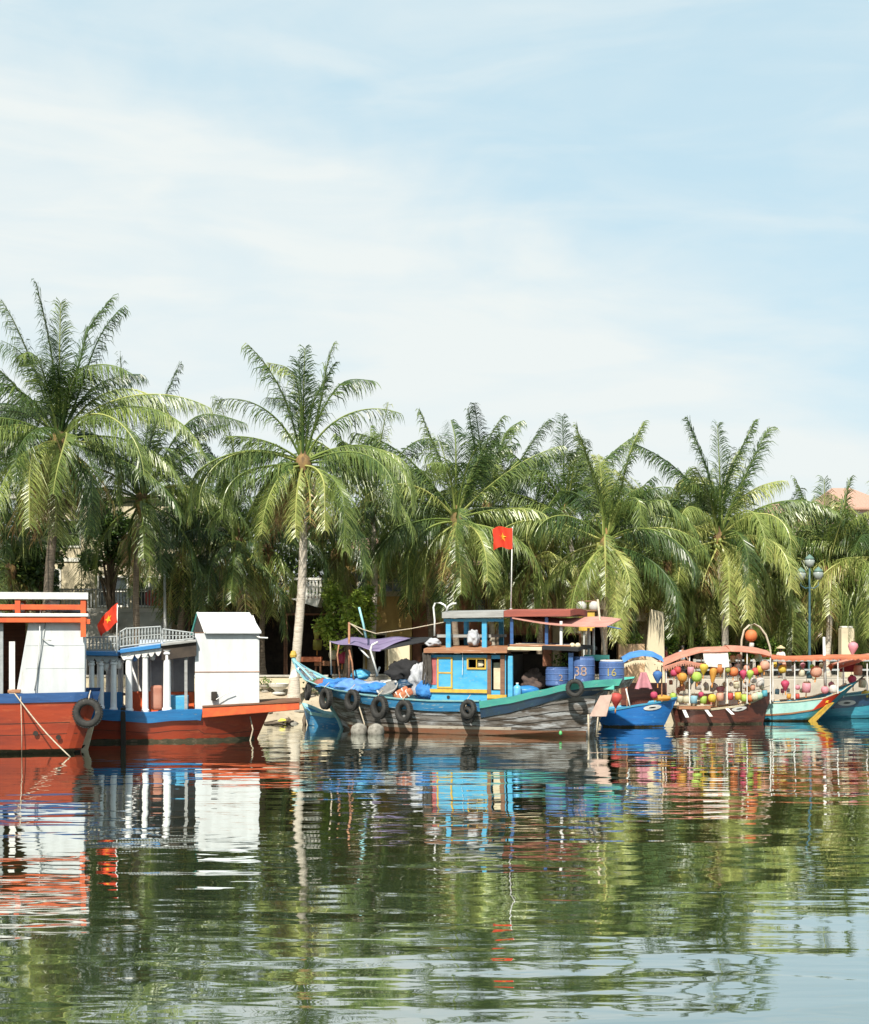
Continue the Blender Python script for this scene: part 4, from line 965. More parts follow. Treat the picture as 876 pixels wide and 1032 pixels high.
# ---- brown lantern boat
b5=Boat((722-CX)/F*65.0,65.0,R(2))
t5=thing('rowing_boat',(b5.ox,b5.oy,0),'dark red-brown rowing boat with peach canopy and rows of bright lanterns','boat',b5.a,group='small boats hung with lanterns')
h5=small_hull(b5,t5,[(679,712),(686,713),(713,714.5),(742,711.5),(760,707),(771,702.5),(778.5,697)],685,768,1.7,m_bbrown)
h5.rail(MB(),0,.9,-.02,.07,.03,inn=.08).build('gunwale',m_cream,t5); h5.deck(MB(),.03,.95,.3).build('floor_board',m_tan,t5)
grime(h5,t5,top=.09)
eye(h5,t5,(b5.lx(745,-.6)-h5.xs0)/(h5.xs1-h5.xs0),.17,.75,.2)
for px0,px1_,pb_ in ((687,690,723),(709,714,722),(731,736,720)):
    a_=[b5.p(px0,714,-.95),b5.p(px0+3.5,714,-.95),b5.p(px1_+4.5,pb_,-1.05),b5.p(px1_+1,pb_,-1.05)]
    MB().hexa(a_,[v+Vector((0,.05,0)) for v in a_]).build('boarding_plank',m_white2,t5)
MB().box(b5.lx(684,-.9),b5.lx(716,-.9),-1.0,-.5,b5.p(700,714.8,-.95).z,b5.p(700,712,-.95).z).build('side_shelf',m_tan,t5,bevel=.01)
canopy(b5,t5,[(668,671),(676,667),(690,661.5),(707,657),(722,656.5),(736,656)],-1.0,1.0,m_peach,.2)
canopy(b5,t5,[(736.3,656),(750,656.5),(765,658),(778,661)],-1.0,1.0,m_peach,.25)
canopy(b5,t5,[(668.5,672),(690,666),(708,669)],-1.02,-.8,m_peach,.02,name='canopy_skirt',fr=(.2,m_peach))
# white cloth panel on the canopy
a0,a1=b5.p(708,655.5,-.80),b5.p(735,672,-1.2)
MB().slab(lambda u,v:(a0.x+(a1.x-a0.x)*u,-.80-.4*v**.6+.04*math.sin(u*5)*v,a0.z+(a1.z-a0.z)*v+.02*math.sin(u*7)),10,8,.02).build('white_cloth_panel',LM['white'],t5)
for px,pt_ in ((671.5,671),(695,661),(733,658),(753,657),(776.5,661)):
    for yy in (-.9,.9): MB().tube([b5.p(px,pt_,yy),b5.p(px,709,yy)],.028,6).build('canopy_pole',m_white2,t5)
MB().tube([b5.p(729,655,.6),b5.p(745,654,.6),b5.p(765,656,.6)],.03,6).build('ridge_pole',m_peach,t5)
for yy,rows in ((-.95,[(672,674),(690,680),(715,675),(735,672),(755,675),(777,665)]),(-.9,[(673,704),(700,706),(730,702),(760,701),(776,696)])):
    MB().tube([b5.p(px,py-5,yy) for px,py in rows],.012,5).build('lantern_string',m_roped,t5)
up=[(215,428,'magenta','round',1.0),(236,412,'red','round',1.0),(262,452,'amber','round',1.35),(308,415,'pink','drum',1.2),(341,450,'lime','round',1.45),(380,405,'yellow','onion',1.3),(432,430,'amber','long',1.5),(468,405,'orange','drum',1.3),(512,412,'olive','round',.8),(545,422,'orange','round',1.3),(598,436,'magenta','onion',1.1),(635,436,'lime','onion',1.1),(664,420,'red','round',1.1),(690,407,'yellow','drum',1.1),(716,388,'peach','round',1.4)]
for i,(x,y,c,s_,k) in enumerate(up):
    lantern(b5.wp(*c6(x,y),-1.0-.06*(i%3)),c,s_,'%s lantern on the upper string of the brown boat, %s from the left'%(c,(ORD+['last'])[i]),k)
lantern(b5.wp(*c6(620,357),.2),'olive','round','small olive lantern tucked high under the right canopy of the brown boat',.9)
lo=[(210,556,'lime','round',1.0),(250,572,'cream','drum',1.1),(285,575,'cream','round',1.2),(325,575,'pale blue','drum',1.25),(365,547,'magenta','round',.8),(378,576,'lime','drum',1.2),(426,567,'yellow','round',1.2),(470,560,'peach','drum',1.3),(526,557,'red','drum',1.1),(569,555,'yellow','drum',1.2),(603,566,'lime','drum',1.1),(636,568,'orange','round',1.0),(660,560,'cream','round',1.1),(684,553,'pale green','round',1.1),(716,541,'cyan','drum',1.0)]
for i,(x,y,c,s_,k) in enumerate(lo):
    lantern(b5.wp(*c6(x,y),-.85+.05*(i%3)),c,s_,'%s lantern in the lower row of the brown boat, %s from the left'%(c,(ORD+['last'])[i]),k,tassel=False)
mid=[(262,510,'peach','drum',1.0),(295,500,'cream','drum',1.1),(350,500,'white','drum',1.2),(395,510,'cream','drum',.9),(440,505,'white','round',1.0),(480,520,'pink','drum',1.0),(560,495,'cream','drum',1.1),(610,500,'white','drum',1.0),(650,510,'peach','drum',.9),(690,480,'white','drum',1.5),(540,350,'cream','drum',1.0),(575,340,'white','round',.9),(680,345,'pale green','round',1.1)]
for i,(x,y,c,s_,k) in enumerate(mid):
    lantern(b5.wp(*c6(x,y),.1+.2*(i%3)),c,s_,('%s lantern deep inside the brown boat, %s from the left in the middle tier'%(c,ORD[i])) if i<10 else '%s small lantern under the right peach canopy, %s of three'%(c,ORD[i-10]),k,tassel=False)
rq=random.Random(77)
for i in range(14):
    px=675+i*7+rq.uniform(-2,2); py=rq.uniform(684,696); c=rq.choice(['cream','white','white','peach','pink','pale blue','cream','amber'])
    lantern(b5.wp(px,py,rq.uniform(-.4,.8)),c,rq.choice(['drum','round','onion']),'small %s lantern between the two rows of the brown boat, %s from the left'%(c,ORD[i]),rq.uniform(.6,.9),tassel=False)
for i in range(9):
    px=782+i*6.8+rq.uniform(-2,2); py=rq.uniform(680,699); c=rq.choice(['cream','white','peach','pink','red','pale blue'])
    lantern(b5.wp(px,py,4.2+rq.uniform(-.4,.6)),c,rq.choice(['drum','round']),'small %s lantern crowded in the teal boat, %s from the left'%(c,ORD[i]),rq.uniform(.6,1),tassel=False)
for i in range(10):
    px=781+i*9.4; c=['yellow','peach','white','pink','lime','cream','orange','white','magenta','yellow'][i]
    lantern(b5.wp(px,668+rq.uniform(0,6),3.4),c,rq.choice(['drum','round','onion']),'small %s lantern under the orange canopy edge, %s from the left'%(c,ORD[i]),rq.uniform(.6,.85),tassel=False)
for i in range(12):
    px=675+i*8.6; c=rq.choice(['yellow','white','pink','lime','amber','peach','cream','white'])
    lantern(b5.wp(px,rq.uniform(671,678),rq.uniform(-.6,.2)),c,rq.choice(['drum','round','onion']),'tiny %s lantern high inside the brown boat behind the upper string, %s from the left'%(c,ORD[i]),rq.uniform(.7,1.0),tassel=False)
for i in range(8):
    px=682+i*12.3; MB().tube([b5.p(px,709,.3),b5.p(px+rq.uniform(-1,1),663,.3)],.022,5).build('light_pole',m_white2,t5)
for i in range(7):
    px=684+i*12.5; MB().slab(lambda u,v:(b5.lx(px,.4)+.42*u,.35+.05*math.sin(5*u)*v,1.35-.5*v),5,5,.02).build('seat_cover',[m_white2,m_cream,m_peach,m_white2][i%4],t5)
# seats inside
for k,px in enumerate((690,712,742)):
    MB().box(b5.lx(px,.2),b5.lx(px+9,.2),-.5,.6,.7,.78).build('seat_board',m_tan,t5,bevel=.01)
    MB().box(b5.lx(px+8,.2),b5.lx(px+9,.2),-.5,.6,.78,1.25).build('seat_back',m_cream,t5,bevel=.01)
# arch with the big orange lantern
ar=thing('lantern_arch',b5.wp(762,700,1.3),'tall pale bamboo arch rising above the peach canopy','arch')
o_=b5.wp(762,700,1.3); o_.z=0; ar.location=o_
pts=[(747,706),(747,662),(747.5,645),(750,635),(755,630),(760,629),(766,632),(772,640),(776,652),(778,670),(779,700)]
MB().tube([b5.wp(px,py,1.3)-o_ for px,py in pts],.05,7).build('hoop',m_rope,ar,smooth=True)
MB().tube([b5.wp(757,630,1.3)-o_,b5.wp(757,636,1.3)-o_],.012,5).build('hanging_cord',m_rope,ar)
lantern(b5.wp(757,640.5,1.3),'orange','round','big orange lantern hanging inside the tall bamboo arch',1.75)
lantern(b5.wp(757.5,650.5,1.3),'white','drum','pale lantern hanging just below the big orange one in the arch',.9,tassel=False)

# ---- teal boat
b6=Boat((815-CX)/F*67.2,67.2,R(3))
t6=thing('rowing_boat',(b6.ox,b6.oy,0),'teal rowing boat with mint band, red bow patch and yellow diagonal stripe','boat',b6.a,group='small boats hung with lanterns')
h6=small_hull(b6,t6,[(765,709),(776,708.5),(801,707),(827,704),(847,698),(858,692),(866,686)],772,820,1.7,m_bteal,e1=.42,flare=.3)
h6.rail(MB(),0,.75,.02,.52,.02,inn=.0).build('mint_band',m_mint,t6); h6.rail(MB(),0,.9,-.03,.02,.05,inn=.08).build('gunwale',m_cream,t6)
h6.rail(MB(),0,.74,.52,.60,.035,inn=.0).build('rubbing_strake',m_tan,t6)
uu=lambda px:(b6.lx(px,-.6)-h6.xs0)/(h6.xs1-h6.xs0)
rpch=h6.rail(MB(),uu(829),uu(849),.03,.6,.045,nu=8).build('red_bow_patch',m_flag,t6)
grime(h6,t6,top=.09)
# star on the patch
stp=MB(); cpt=h6.pt(uu(838),.8,-1,.06)
stp.add([cpt]+[cpt+Vector((x,-.002,z_)) for x,z_ in star_pts(.12)],[(0,(k+1)%10+1,k+1) for k in range(10)]); stp.build('star',m_star,rpch)
ys_=MB(); a0=[h6.pt(uu(836)+.0,.62,-1,.05),h6.pt(uu(843),.62,-1,.05),h6.pt(uu(828),.05,-1,.05),h6.pt(uu(822),.05,-1,.05)]
q1,q2,q3,q4=b6.p(834,710,-.86),b6.p(841,708,-.80),b6.p(822,727.5,-.82),b6.p(816,727.5,-.86)
ys_.hexa([q4,q3,q2,q1],[v+Vector((0,.3,0)) for v in (q4,q3,q2,q1)]); ys_.build('yellow_stripe',m_yel,t6)
h6.deck(MB(),.03,.9,.3).build('floor_board',m_tan,t6)
MB().tube([h6.pt(.97,1,-1),h6.pt(1,1,-1)+Vector((.25,0,.22))],[.05,.03],6).build('bow_spike',m_seam,t6)
canopy(b6,t6,[(777.5,662),(800,664),(820,663.5),(845,662.5),(880,662.5)],-1.0,1.0,m_ocan,.12,fr=(.10,m_ocan))
for px,pb_ in ((779,707),(801,705),(844.5,699),(878,695)):
    for yy in (-.85,.85): MB().tube([b6.p(px,664,yy),b6.p(px,pb_,yy)],.03,6).build('canopy_pole',m_white2,t6)
MB().tube([b6.p(832,692,-.4),b6.p(831,665,-.4),b6.p(830.5,642,-.4)],[.08,.075,.06],8).build('mast',m_white2,t6,smooth=True)
for px in (785,808,826): MB().box(b6.lx(px,.2),b6.lx(px+8,.2),-.5,.6,.72,.8).build('seat_board',m_cream,t6,bevel=.01)
rl=[(265,512,'yellow','round',1.25,'yellow lantern hanging at the left end of the orange canopy'),(285,622,'magenta','onion',1.3,'magenta lantern above the stern of the teal boat'),
 (432,640,'pink','drum',1.6,'large pink and white jar-like lantern amidships in the teal boat'),(500,530,'peach','round',1.7,'pale peach lantern left of the white mast'),
 (560,655,'pink','round',1.1,'small pink lantern right of the mast in the teal boat'),(310,700,'amber','drum',.8,'small amber lantern at the floor of the teal boat'),(370,700,'red','drum',.8,'small red lantern at the floor of the teal boat'),
 (620,650,'white','round',1.3,'white lantern near the red bow patch of the teal boat'),(400,540,'cream','drum',1.1,'cream lantern left of the pale peach one under the orange canopy')]
for x,y,c,s_,k,lb in rl: lantern(b6.wp(*c7(x,y),-.5),c,s_,lb,k,tassel=False)

# ---- dark boat at the right edge
b7=Boat((880-CX)/F*69.0,69.0,R(4))
t7=thing('rowing_boat',(b7.ox,b7.oy,0),'black and teal rowing boat with a white eye, cut by the right edge','boat',b7.a,group='small boats hung with lanterns')
h7=small_hull(b7,t7,[(826,704),(846,702.5),(866,700.5),(885,698),(915,698)],832,905,1.6,m_bteal,e0=.5,e1=.25,w0=.05,w1=.5)
h7.rail(MB(),0,1,.0,.55,.02).build('black_band',m_dnavy,t7); h7.rail(MB(),0,1,-.04,.0,.05,inn=.07).build('gunwale',m_palet,t7); h7.deck(MB(),.03,.97,.3).build('floor_board',m_tan,t7)
eye(h7,t7,(b7.lx(853,-.6)-h7.xs0)/(h7.xs1-h7.xs0),.32,.85,.27)
canopy(b7,t7,[(846,673),(860,669),(875,664),(900,660)],-.9,.9,m_peach,.2)
for px in (850,874,898):
    for yy in (-.7,.7): MB().tube([b7.p(px,668,yy),b7.p(px,703,yy)],.03,6).build('canopy_pole',m_white2,t7)
MB().box(b7.lx(846,.8),b7.lx(862,.8),.75,.8,2.2,2.9).build('dark_red_drape',M('dark_red_drape',(.25,.03,.04),rough=.9),t7)
for x,y,c,s_,k,lb in ((750,592,'magenta','onion',1.4,'magenta lantern left of the black boat canopy pole at the right edge'),(845,690,'yellow','round',1.4,'yellow lantern at the right edge of the picture above the black hull'),
  (790,520,'peach','drum',1.6,'peach lantern under the canopy at the right edge'),(700,640,'white','round',1.2,'white lantern above the painted eye of the black boat'),(820,610,'cream','drum',1.4,'cream lantern deep under the canopy at the right edge')):
    lantern(b7.wp(*c7(x,y),-.6),c,s_,lb,k,tassel=False)
lantern(b7.wp(859.7,653,.3),'pink','onion','pink lotus-like lantern above the canopy in front of the cream pillar',1.6,tassel=False)

# =================================================================== BANK: wall, steps, railing, poles
def low_wall(pxa,pxb,D,z1,mat,label,z0=.8,th=.35):
    xa,xb_=(pxa-CX)/F*D,(pxb-CX)/F*D; t=thing('low_wall',((xa+xb_)/2,D,0),label,'wall')
    w_=(xb_-xa)/2; MB().box(-w_,w_,0,th,z0-.6,z1-.1).build('wall',mat,t,bevel=.02); MB().box(-w_-.03,w_+.03,-.06,th+.06,z1-.098,z1).build('coping',m_concrete,t,bevel=.02)
low_wall(-60,330,70.5,2.02,m_wallc,'low cream wall on the sandy bank behind the two red-orange boats')
low_wall(335,655,74,1.95,m_concrete,'low concrete wall on the bank behind the wooden boat')
# quay slab on the right
qx0=(668-CX)/F*72.5
q=MB(); q.box(qx0,46,72.5,95,-.8,1.75); tag(q.build('promenade',m_pave,bevel=.03),kind='structure')
for i in range(4):
    pass
rl_=thing('promenade_railing',(24,72.7,1.75),'grey two-bar promenade railing behind the orange canopy','railing')
s=MB(); xa,xb_=(700-CX)/F*72.7-24,(940-CX)/F*72.7-24
for zq in (.42,.9): s.box(xa,xb_,-.04,.04,zq,zq+.09)
s.build('rail',m_greyr,rl_)
for k in range(9):
    x=xa+(xb_-xa)*k/8; MB().box(x-.07,x+.07,-.07,.07,0,1.02).build('post',m_concrete,rl_,bevel=.01)
# urn planter
def planter(px,D,label,s=1,plant=True,mat=m_concrete):
    z0=ground_z((px-CX)/F*D,D); t=thing('urn_planter',((px-CX)/F*D,D,z0),label,'planter',group='planters on the bank')
    MB().lathe([(.32*s,0),(.34*s,.06*s),(.2*s,.12*s),(.22*s,.2*s),(.46*s,.38*s),(.52*s,.52*s),(.46*s,.52*s),(.4*s,.44*s)],(0,0,0),24).build('urn',mat,t,smooth=False)
    if plant: leafclump((0,0,.55*s),(.55*s,.55*s,.5*s),120,.16,random.Random(int(px))).build('foliage',LEAF,t,tint=True)
def leafclump(c,size,n,ls,rnd,mb=None,t0=.2,t1=.8):
    b=mb or MB(); c=Vector(c)
    for k in range(n):
        while True:
            p=Vector((rnd.uniform(-1,1),rnd.uniform(-1,1),rnd.uniform(-1,1)))
            if p.length<=1 and rnd.random()<.25+p.length: break
        q=c+Vector((p.x*size[0],p.y*size[1],p.z*size[2]))
        d=Vector((rnd.uniform(-1,1),rnd.uniform(-1,1),rnd.uniform(-.8,.7))).normalized(); e=d.cross(Vector((rnd.uniform(-.5,.5),rnd.uniform(-.5,.5),1))).normalized()
        l_=ls*rnd.uniform(.7,1.4); d*=l_; e*=l_*.28
        b.tint=rnd.uniform(t0,t1); b.add([q,q+d*.5+e,q+d,q+d*.5-e],[(0,1,2,3)])
    return b
planter(281,69.2,'white urn-shaped planter on the bank right of the white box cabin',1.0,False,m_wallw)
planter(313,69,'planter with a leafy plant under the bow of the wooden boat',.8)
planter(268,69.6,'planter with yellow-green plant beside the white box cabin',.7)
for i,(pts,r,lb) in enumerate(([[(308,735,64.0),(306.5,726,64.1),(309,718,64.4),(312,713,64.6)],.09,'dark bent mooring stake at the water edge left of the wooden boat'],
    [[(323,737,63.6),(324,728,63.7)],.08,'short brown stake in the water under the bow of the wooden boat'])):
    tag(MB().tube([at(*p) for p in pts],r,7).build('mooring_stake',m_bark,smooth=True),lb,'stake')
st=MB(); rnd=random.Random(2)
for k in range(9):
    a=at(262+rnd.uniform(0,12),726+rnd.uniform(-3,6),64.2+rnd.uniform(-.3,.6)); a.z=max(.03,ground_z(a.x,a.y)+.02); d=Vector((rnd.uniform(.5,1.1),rnd.uniform(-.2,.2),rnd.uniform(.0,.15))); st.tube([a,a+d],.035,5)
tag(st.build('driftwood_sticks',m_bark),'dark driftwood sticks at the water edge beneath the orange fore platform','driftwood')
bundle('yellow_bag',Vector(((285-CX)/F*64.6,64.6,-.02)),(.36,.3,.26),m_foam,'bright yellow bag lying at the water edge between two boats','bag',71,lump=.12)
bundle('dark_stone',Vector(((290.5-CX)/F*64.7,64.7,-.05)),(.25,.2,.34),m_bark,'small dark stone beside the yellow bag at the water edge','stone',72,lump=.2)
rnd=random.Random(12)
for k,(px,py) in enumerate(((296,726),(302,716),(272,719),(316,722),(286,712),(266,713))):
    D=66+ (720-py)*.2; x=(px-CX)/F*D
    bundle('bank_stone',Vector((x,D,ground_z(x,D)-.06)),(rnd.uniform(.25,.6),.3,rnd.uniform(.15,.3)),m_float,'pale stone lying on the sandy bank between the boats','stone',80+k,lump=.15,group='stones on the sandy bank')

# =================================================================== BUILDINGS
def house(name,pxa,pxb,D,depth_,levels,mat,label,cat='house',roof='flat',roofmat=m_tile,openings=(),z0=1.5,trim=m_wallw,eave=.4,ztop=None):
    xa,xb_=(pxa-CX)/F*D,(pxb-CX)/F*D; t=thing(name,((xa+xb_)/2,D,0),label,cat); w_=(xb_-xa)/2
    Z=ztop
    hs_=[]
    for (a,b_,c,d) in openings:  # in picture units on the facade
        hs_.append(((a-CX)/F*D-(xa+xb_)/2,(b_-CX)/F*D-(xa+xb_)/2,H-(d-Y0)/F*D,H-(c-Y0)/F*D))
    hs_=[(max(h_[0],-w_+.1),min(h_[1],w_-.1),max(h_[2],z0),h_[3]) for h_ in hs_]
    wall_with_holes(-w_,w_,z0-.5,Z,0,.25,hs_).build('front_wall',mat,t)
    MB().box(-w_,-w_+.25,.252,depth_,z0-.5,Z).box(w_-.25,w_,.252,depth_,z0-.5,Z).box(-w_+.252,w_-.252,depth_-.25,depth_,z0-.5,Z).build('wall',mat,t)
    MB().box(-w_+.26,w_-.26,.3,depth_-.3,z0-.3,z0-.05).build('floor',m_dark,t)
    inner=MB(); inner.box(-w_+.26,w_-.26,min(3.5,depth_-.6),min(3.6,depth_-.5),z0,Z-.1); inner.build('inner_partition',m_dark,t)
    for h_ in hs_:
        f=frame('window_frame' if h_[2]>z0+.5 else 'door_frame',h_[0],h_[1],h_[2],h_[3],-.002,.1,.06,trim,t)
        if h_[2]>z0+.5:
            MB().box(h_[0],h_[1],.10,.12,h_[2],h_[3]).build('pane',m_glass,f)
            mbx=MB(); cx_=(h_[0]+h_[1])/2; mbx.box(cx_-.03,cx_+.03,.04,.09,h_[2],h_[3]); mbx.box(h_[0],cx_-.031,.04,.09,(h_[2]+h_[3])/2-.03,(h_[2]+h_[3])/2+.03); mbx.box(cx_+.031,h_[1],.04,.09,(h_[2]+h_[3])/2-.03,(h_[2]+h_[3])/2+.03); mbx.build('mullion',trim,f)
    for i,zf in enumerate(levels): MB().box(-w_-.05,w_+.05,-.08,-.003,zf,zf+.22).build('string_course',trim,t)
    if roof=='flat':
        MB().box(-w_-eave,w_+eave,-eave,depth_+eave,Z,Z+.25).build('roof',trim,t,bevel=.02)
    else:
        r=MB(); rh=roof
        y0_,y1_=-eave,depth_+eave; ym=(y0_+y1_)/2; X=w_+eave
        r.add([(-X,y0_,Z),(X,y0_,Z),(X,y1_,Z),(-X,y1_,Z),(-X+rh,ym,Z+rh),(X-rh,ym,Z+rh),(-X,y0_,Z-.15),(X,y0_,Z-.15),(X,y1_,Z-.15),(-X,y1_,Z-.15)],
              [(0,1,5,4),(1,2,5),(2,3,4,5),(3,0,4),(6,7,1,0),(7,8,2,1),(8,9,3,2),(9,6,0,3),(9,8,7,6)])
        r.build('roof',roofmat,t)
    return t,w_,(xa+xb_)/2
def zat(py,D): return H-(py-Y0)/F*D
# A: left house with balcony and beige awning
DA=80
tA,wA,cA=house('townhouse',18,205,DA,9,[zat(566,DA)],m_wallc,'tall pale house with balcony and beige awning behind the left palms',ztop=zat(503,DA),
   openings=((30,60,575,605),(100,128,582,610),(140,160,582,610),(172,192,582,610),(50,80,525,550),(120,145,525,550),(160,185,525,550),(30,150,648,700),(165,195,640,700)))
XA=lambda px,D=DA:(px-CX)/F*D-cA
bl=MB(); zb_=zat(614,78); bl.box(XA(60,78),XA(168,78),-2.4,-.09,zb_-.2,zb_+.05); bl.build('balcony_slab',m_wallw,tA,bevel=.02)
br=MB()
for k in range(34):
    x=XA(60,78)+.1+(XA(168,78)-XA(60,78)-.2)*k/33; br.box(x-.025,x+.025,-2.36,-2.31,zb_+.05,zb_+1.05)
br.box(XA(60,78),XA(168,78),-2.38,-2.28,zb_+1.051,zb_+1.12); br.build('balcony_railing',m_greyr,tA)
awA=MB(); za=zat(617,77); awA.slab(lambda u,v:(XA(84,77)+u*(XA(168,75)-XA(84,77))+(.0 if u<1 else 0),-2.5-2.8*v,za-1.9*v),6,6,.06); awA.build('beige_awning',m_beige,tA)
MB().box(XA(84,77),XA(84,77)+.06,-5.2,-2.5,za-2.9,za-1.7).build('awning_side',m_beige,tA)
for px in (88,164): MB().tube([(XA(px,75),-5.2,1.2),(XA(px,75),-5.2,za-1.9)],.06,8).build('awning_post',m_steel,tA)
bundle('red_awning_roll',Vector(((158-CX)/F*77.9,77.9,zb_+.06)),(1.3,.4,1.1),M('pinkish_red_cloth',(.6,.12,.12),rough=.9),'pinkish red cloth hung over the balcony rail of the pale house','cloth',91,lump=.1)
# tall thin pole
tag(MB().tube([at(166.5,690,72),at(166.5,640,72),at(166,575,72)],[.09,.08,.06],10).build('flag_mast',m_steel,smooth=True),'slim grey pole standing in front of the pale house awning','pole')
# B: market hall, its inner shade put into the dark wall colour
DB=76.5
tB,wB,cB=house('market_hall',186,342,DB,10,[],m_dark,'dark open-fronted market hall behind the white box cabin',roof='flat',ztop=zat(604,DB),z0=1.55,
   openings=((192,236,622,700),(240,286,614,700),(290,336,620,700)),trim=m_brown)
MB().box(XA(222,DB)+cA-cB,XA(270,DB)+cA-cB,-1.4,-.5,zat(605,75.2),zat(597,75.2)).build('eave_board',m_wallw,tB)
# balcony with balusters
xa=(302-CX)/F*73.8-cB; xb_=(323-CX)/F*73.8-cB; zb_=zat(612,73.8); zt_=zat(604,73.8)
MB().hexa([(xa-.4,-2.7,zt_),(xb_-.15,-2.7,zb_),(xb_,-2.7,zt_+.05),(xa-.4,-2.7,zt_+.05)],[(xa-.4,-.1,zt_),(xb_-.15,-.1,zb_),(xb_,-.1,zt_+.05),(xa-.4,-.1,zt_+.05)]).build('balcony_slab',m_wallw,tB)
bb=MB()
for k in range(7):
    x=xa+(xb_-xa)*k/6; bb.lathe([(.06,0),(.09,.15),(.05,.3),(.09,.6),(.05,.8),(.07,.95)],(x,-2.62,zt_+.05),8)
bb.box(xa-.3,xb_+.05,-2.72,-2.52,zt_+1.001,zt_+1.12); bb.build('balustrade',m_wallw,tB)
# market goods
def table(px,py,D,label,mat,w_=1.3):
    q_=at(px,py,D); t=thing('market_table',(q_.x,D,ground_z(q_.x,D)),label,'table',group='market tables')
    h_=q_.z-t.location.z
    MB().box(-w_/2,w_/2,-.4,.4,h_-.25,h_).build('tabletop',mat,t,bevel=.02)
    for a in (-1,1):
        for b_ in (-1,1): MB().box(a*(w_/2-.06)-.03,a*(w_/2-.06)+.03,b_*.34-.03,b_*.34+.03,0,h_-.251).build('leg',m_brown,t)
table(312,662,74.6,'orange-topped market table right of the tall palm trunk',m_ocan); table(328,666,74.9,'dull orange market table behind the purple awning',m_tan,1.1)
lantern(at(319.5,636,75.2),'olive','long','dim olive lantern hanging in the dark market hall, the upper one',1.9,'lanterns in the market hall')
lantern(at(320,650,75.3),'olive','drum','dim olive lantern hanging in the dark market hall, the lower one',1.9,'lanterns in the market hall')
lantern(at(345.5,663,74.0),'magenta','round','red lantern seen beneath the purple awning',2.0,'lanterns in the market hall')
lantern(at(336,660,74.0),'cream','round','pale lantern beside the red one beneath the purple awning',1.6,'lanterns in the market hall')
# C: cream and terracotta houses
DC=79
house('townhouse',343,415,DC,8,[zat(601,DC)],m_wally,'ochre and cream house behind the purple awning',ztop=zat(560,DC),roof=1.2,
   openings=((348,366,640,700),(372,388,640,700),(352,368,578,596),(388,404,578,596)),trim=m_wallc)
tag(MB().box((391-CX)/F*71.6,(413-CX)/F*71.6,71.6,72,.8,zat(650,71.6)).build('cream_screen_wall',m_wallc,bevel=.02),'sunlit cream wall panel seen under the dark awning beside the cabin','wall')
house('townhouse',416,556,DC+1,8,[zat(604,DC)],m_wallt,'terracotta house hidden behind the wooden boat cabin',ztop=zat(575,DC),roof=1.4,
   openings=((425,445,650,700),(455,500,645,700),(515,545,640,700),(440,460,600,618),(480,500,600,618)),trim=m_brown)
# D: shop with balcony
DD=81
tD,wD,cD=house('shop_house',557,675,DD,8,[zat(618,DD)],m_wallc,'cream shop house with a planted balcony behind the blue canopy',ztop=zat(585,DD),roof=1.3,
   openings=((566,584,640,700),(590,622,632,700),(626,642,628,642),(655,668,640,700)),trim=m_brown)
XD=lambda px,D:(px-CX)/F*D-cD
MB().box(XD(618,79),XD(660,79),-2.0,-.09,zat(626,79),zat(613,79)).build('balcony_slab',m_wallc,tD,bevel=.02)
pw_=MB(); D_=72.2; ww=thing('white_wall',(at(658,690,D_).x,D_,0),'tall white slanting wall piece between the blue canopy and the palms','wall'); XW=lambda px:(px-658)/F*D_
pw_.hexa([(XW(646),0,.2),(XW(671),0,.2),(XW(669),0,zat(617,D_)),(XW(656),0,zat(614,D_))],[(XW(646),.3,.2),(XW(671),.3,.2),(XW(669),.3,zat(617,D_)),(XW(656),.3,zat(614,D_))]); pw_.build('wall',m_wallc,ww,bevel=.02)
pl=MB().box(XD(624,72.4),XD(650,72.4),-8.6,-8.3,1.0,zat(649,72.4)).build('planter_wall',M('pale_orange_render',(.62,.42,.26),rough=.9),tD,bevel=.02)
gr=MB(); leafclump((XD(637,72.4),-8.45,zat(648,72.4)+.2),(.65,.25,.35),260,.2,random.Random(8),gr,.4,.9); gr.build('planter_foliage',LEAF,tD,tint=True)
for i,(px,lb) in enumerate(((638.5,'left'),(654,'right'))): lantern(at(px,612.5,78.8),'yellow','drum','yellow lantern on the balcony of the cream shop house, the %s one'%lb,1.9,'balcony lanterns',tassel=False)
# yellow box on poles
yb=thing('speaker_box',(at(592,690,69.5).x,69.5,.3),'yellow box on two slim poles behind the blue drums','box')
zc=zat(636,69.5)-.3; zt_=zat(616,69.5)-.3
MB().box(-.42,.34,-.25,.25,zc,zt_).build('box',m_yel,yb,bevel=.03); MB().box(-.5,.42,-.32,.32,zt_+.002,zt_+.07).build('lid',m_brown,yb)
for x in (-.16,.1): MB().tube([(x,0,0),(x,0,zc)],.05,8).build('leg',m_steel,yb)
for i,(px,lb) in enumerate(((586,'left'),(599,'right'))): 
    lantern(at(px,611,69.5),'white','round','round white lantern above the yellow box, the %s one'%lb,1.6,'lanterns over the yellow box',tassel=False)
tag(MB().tube([at(578,606,69.6),at(604,606,69.6)],.04,6).build('lantern_bar',m_brown),'dark crossbar carrying the two round white lanterns','bar')
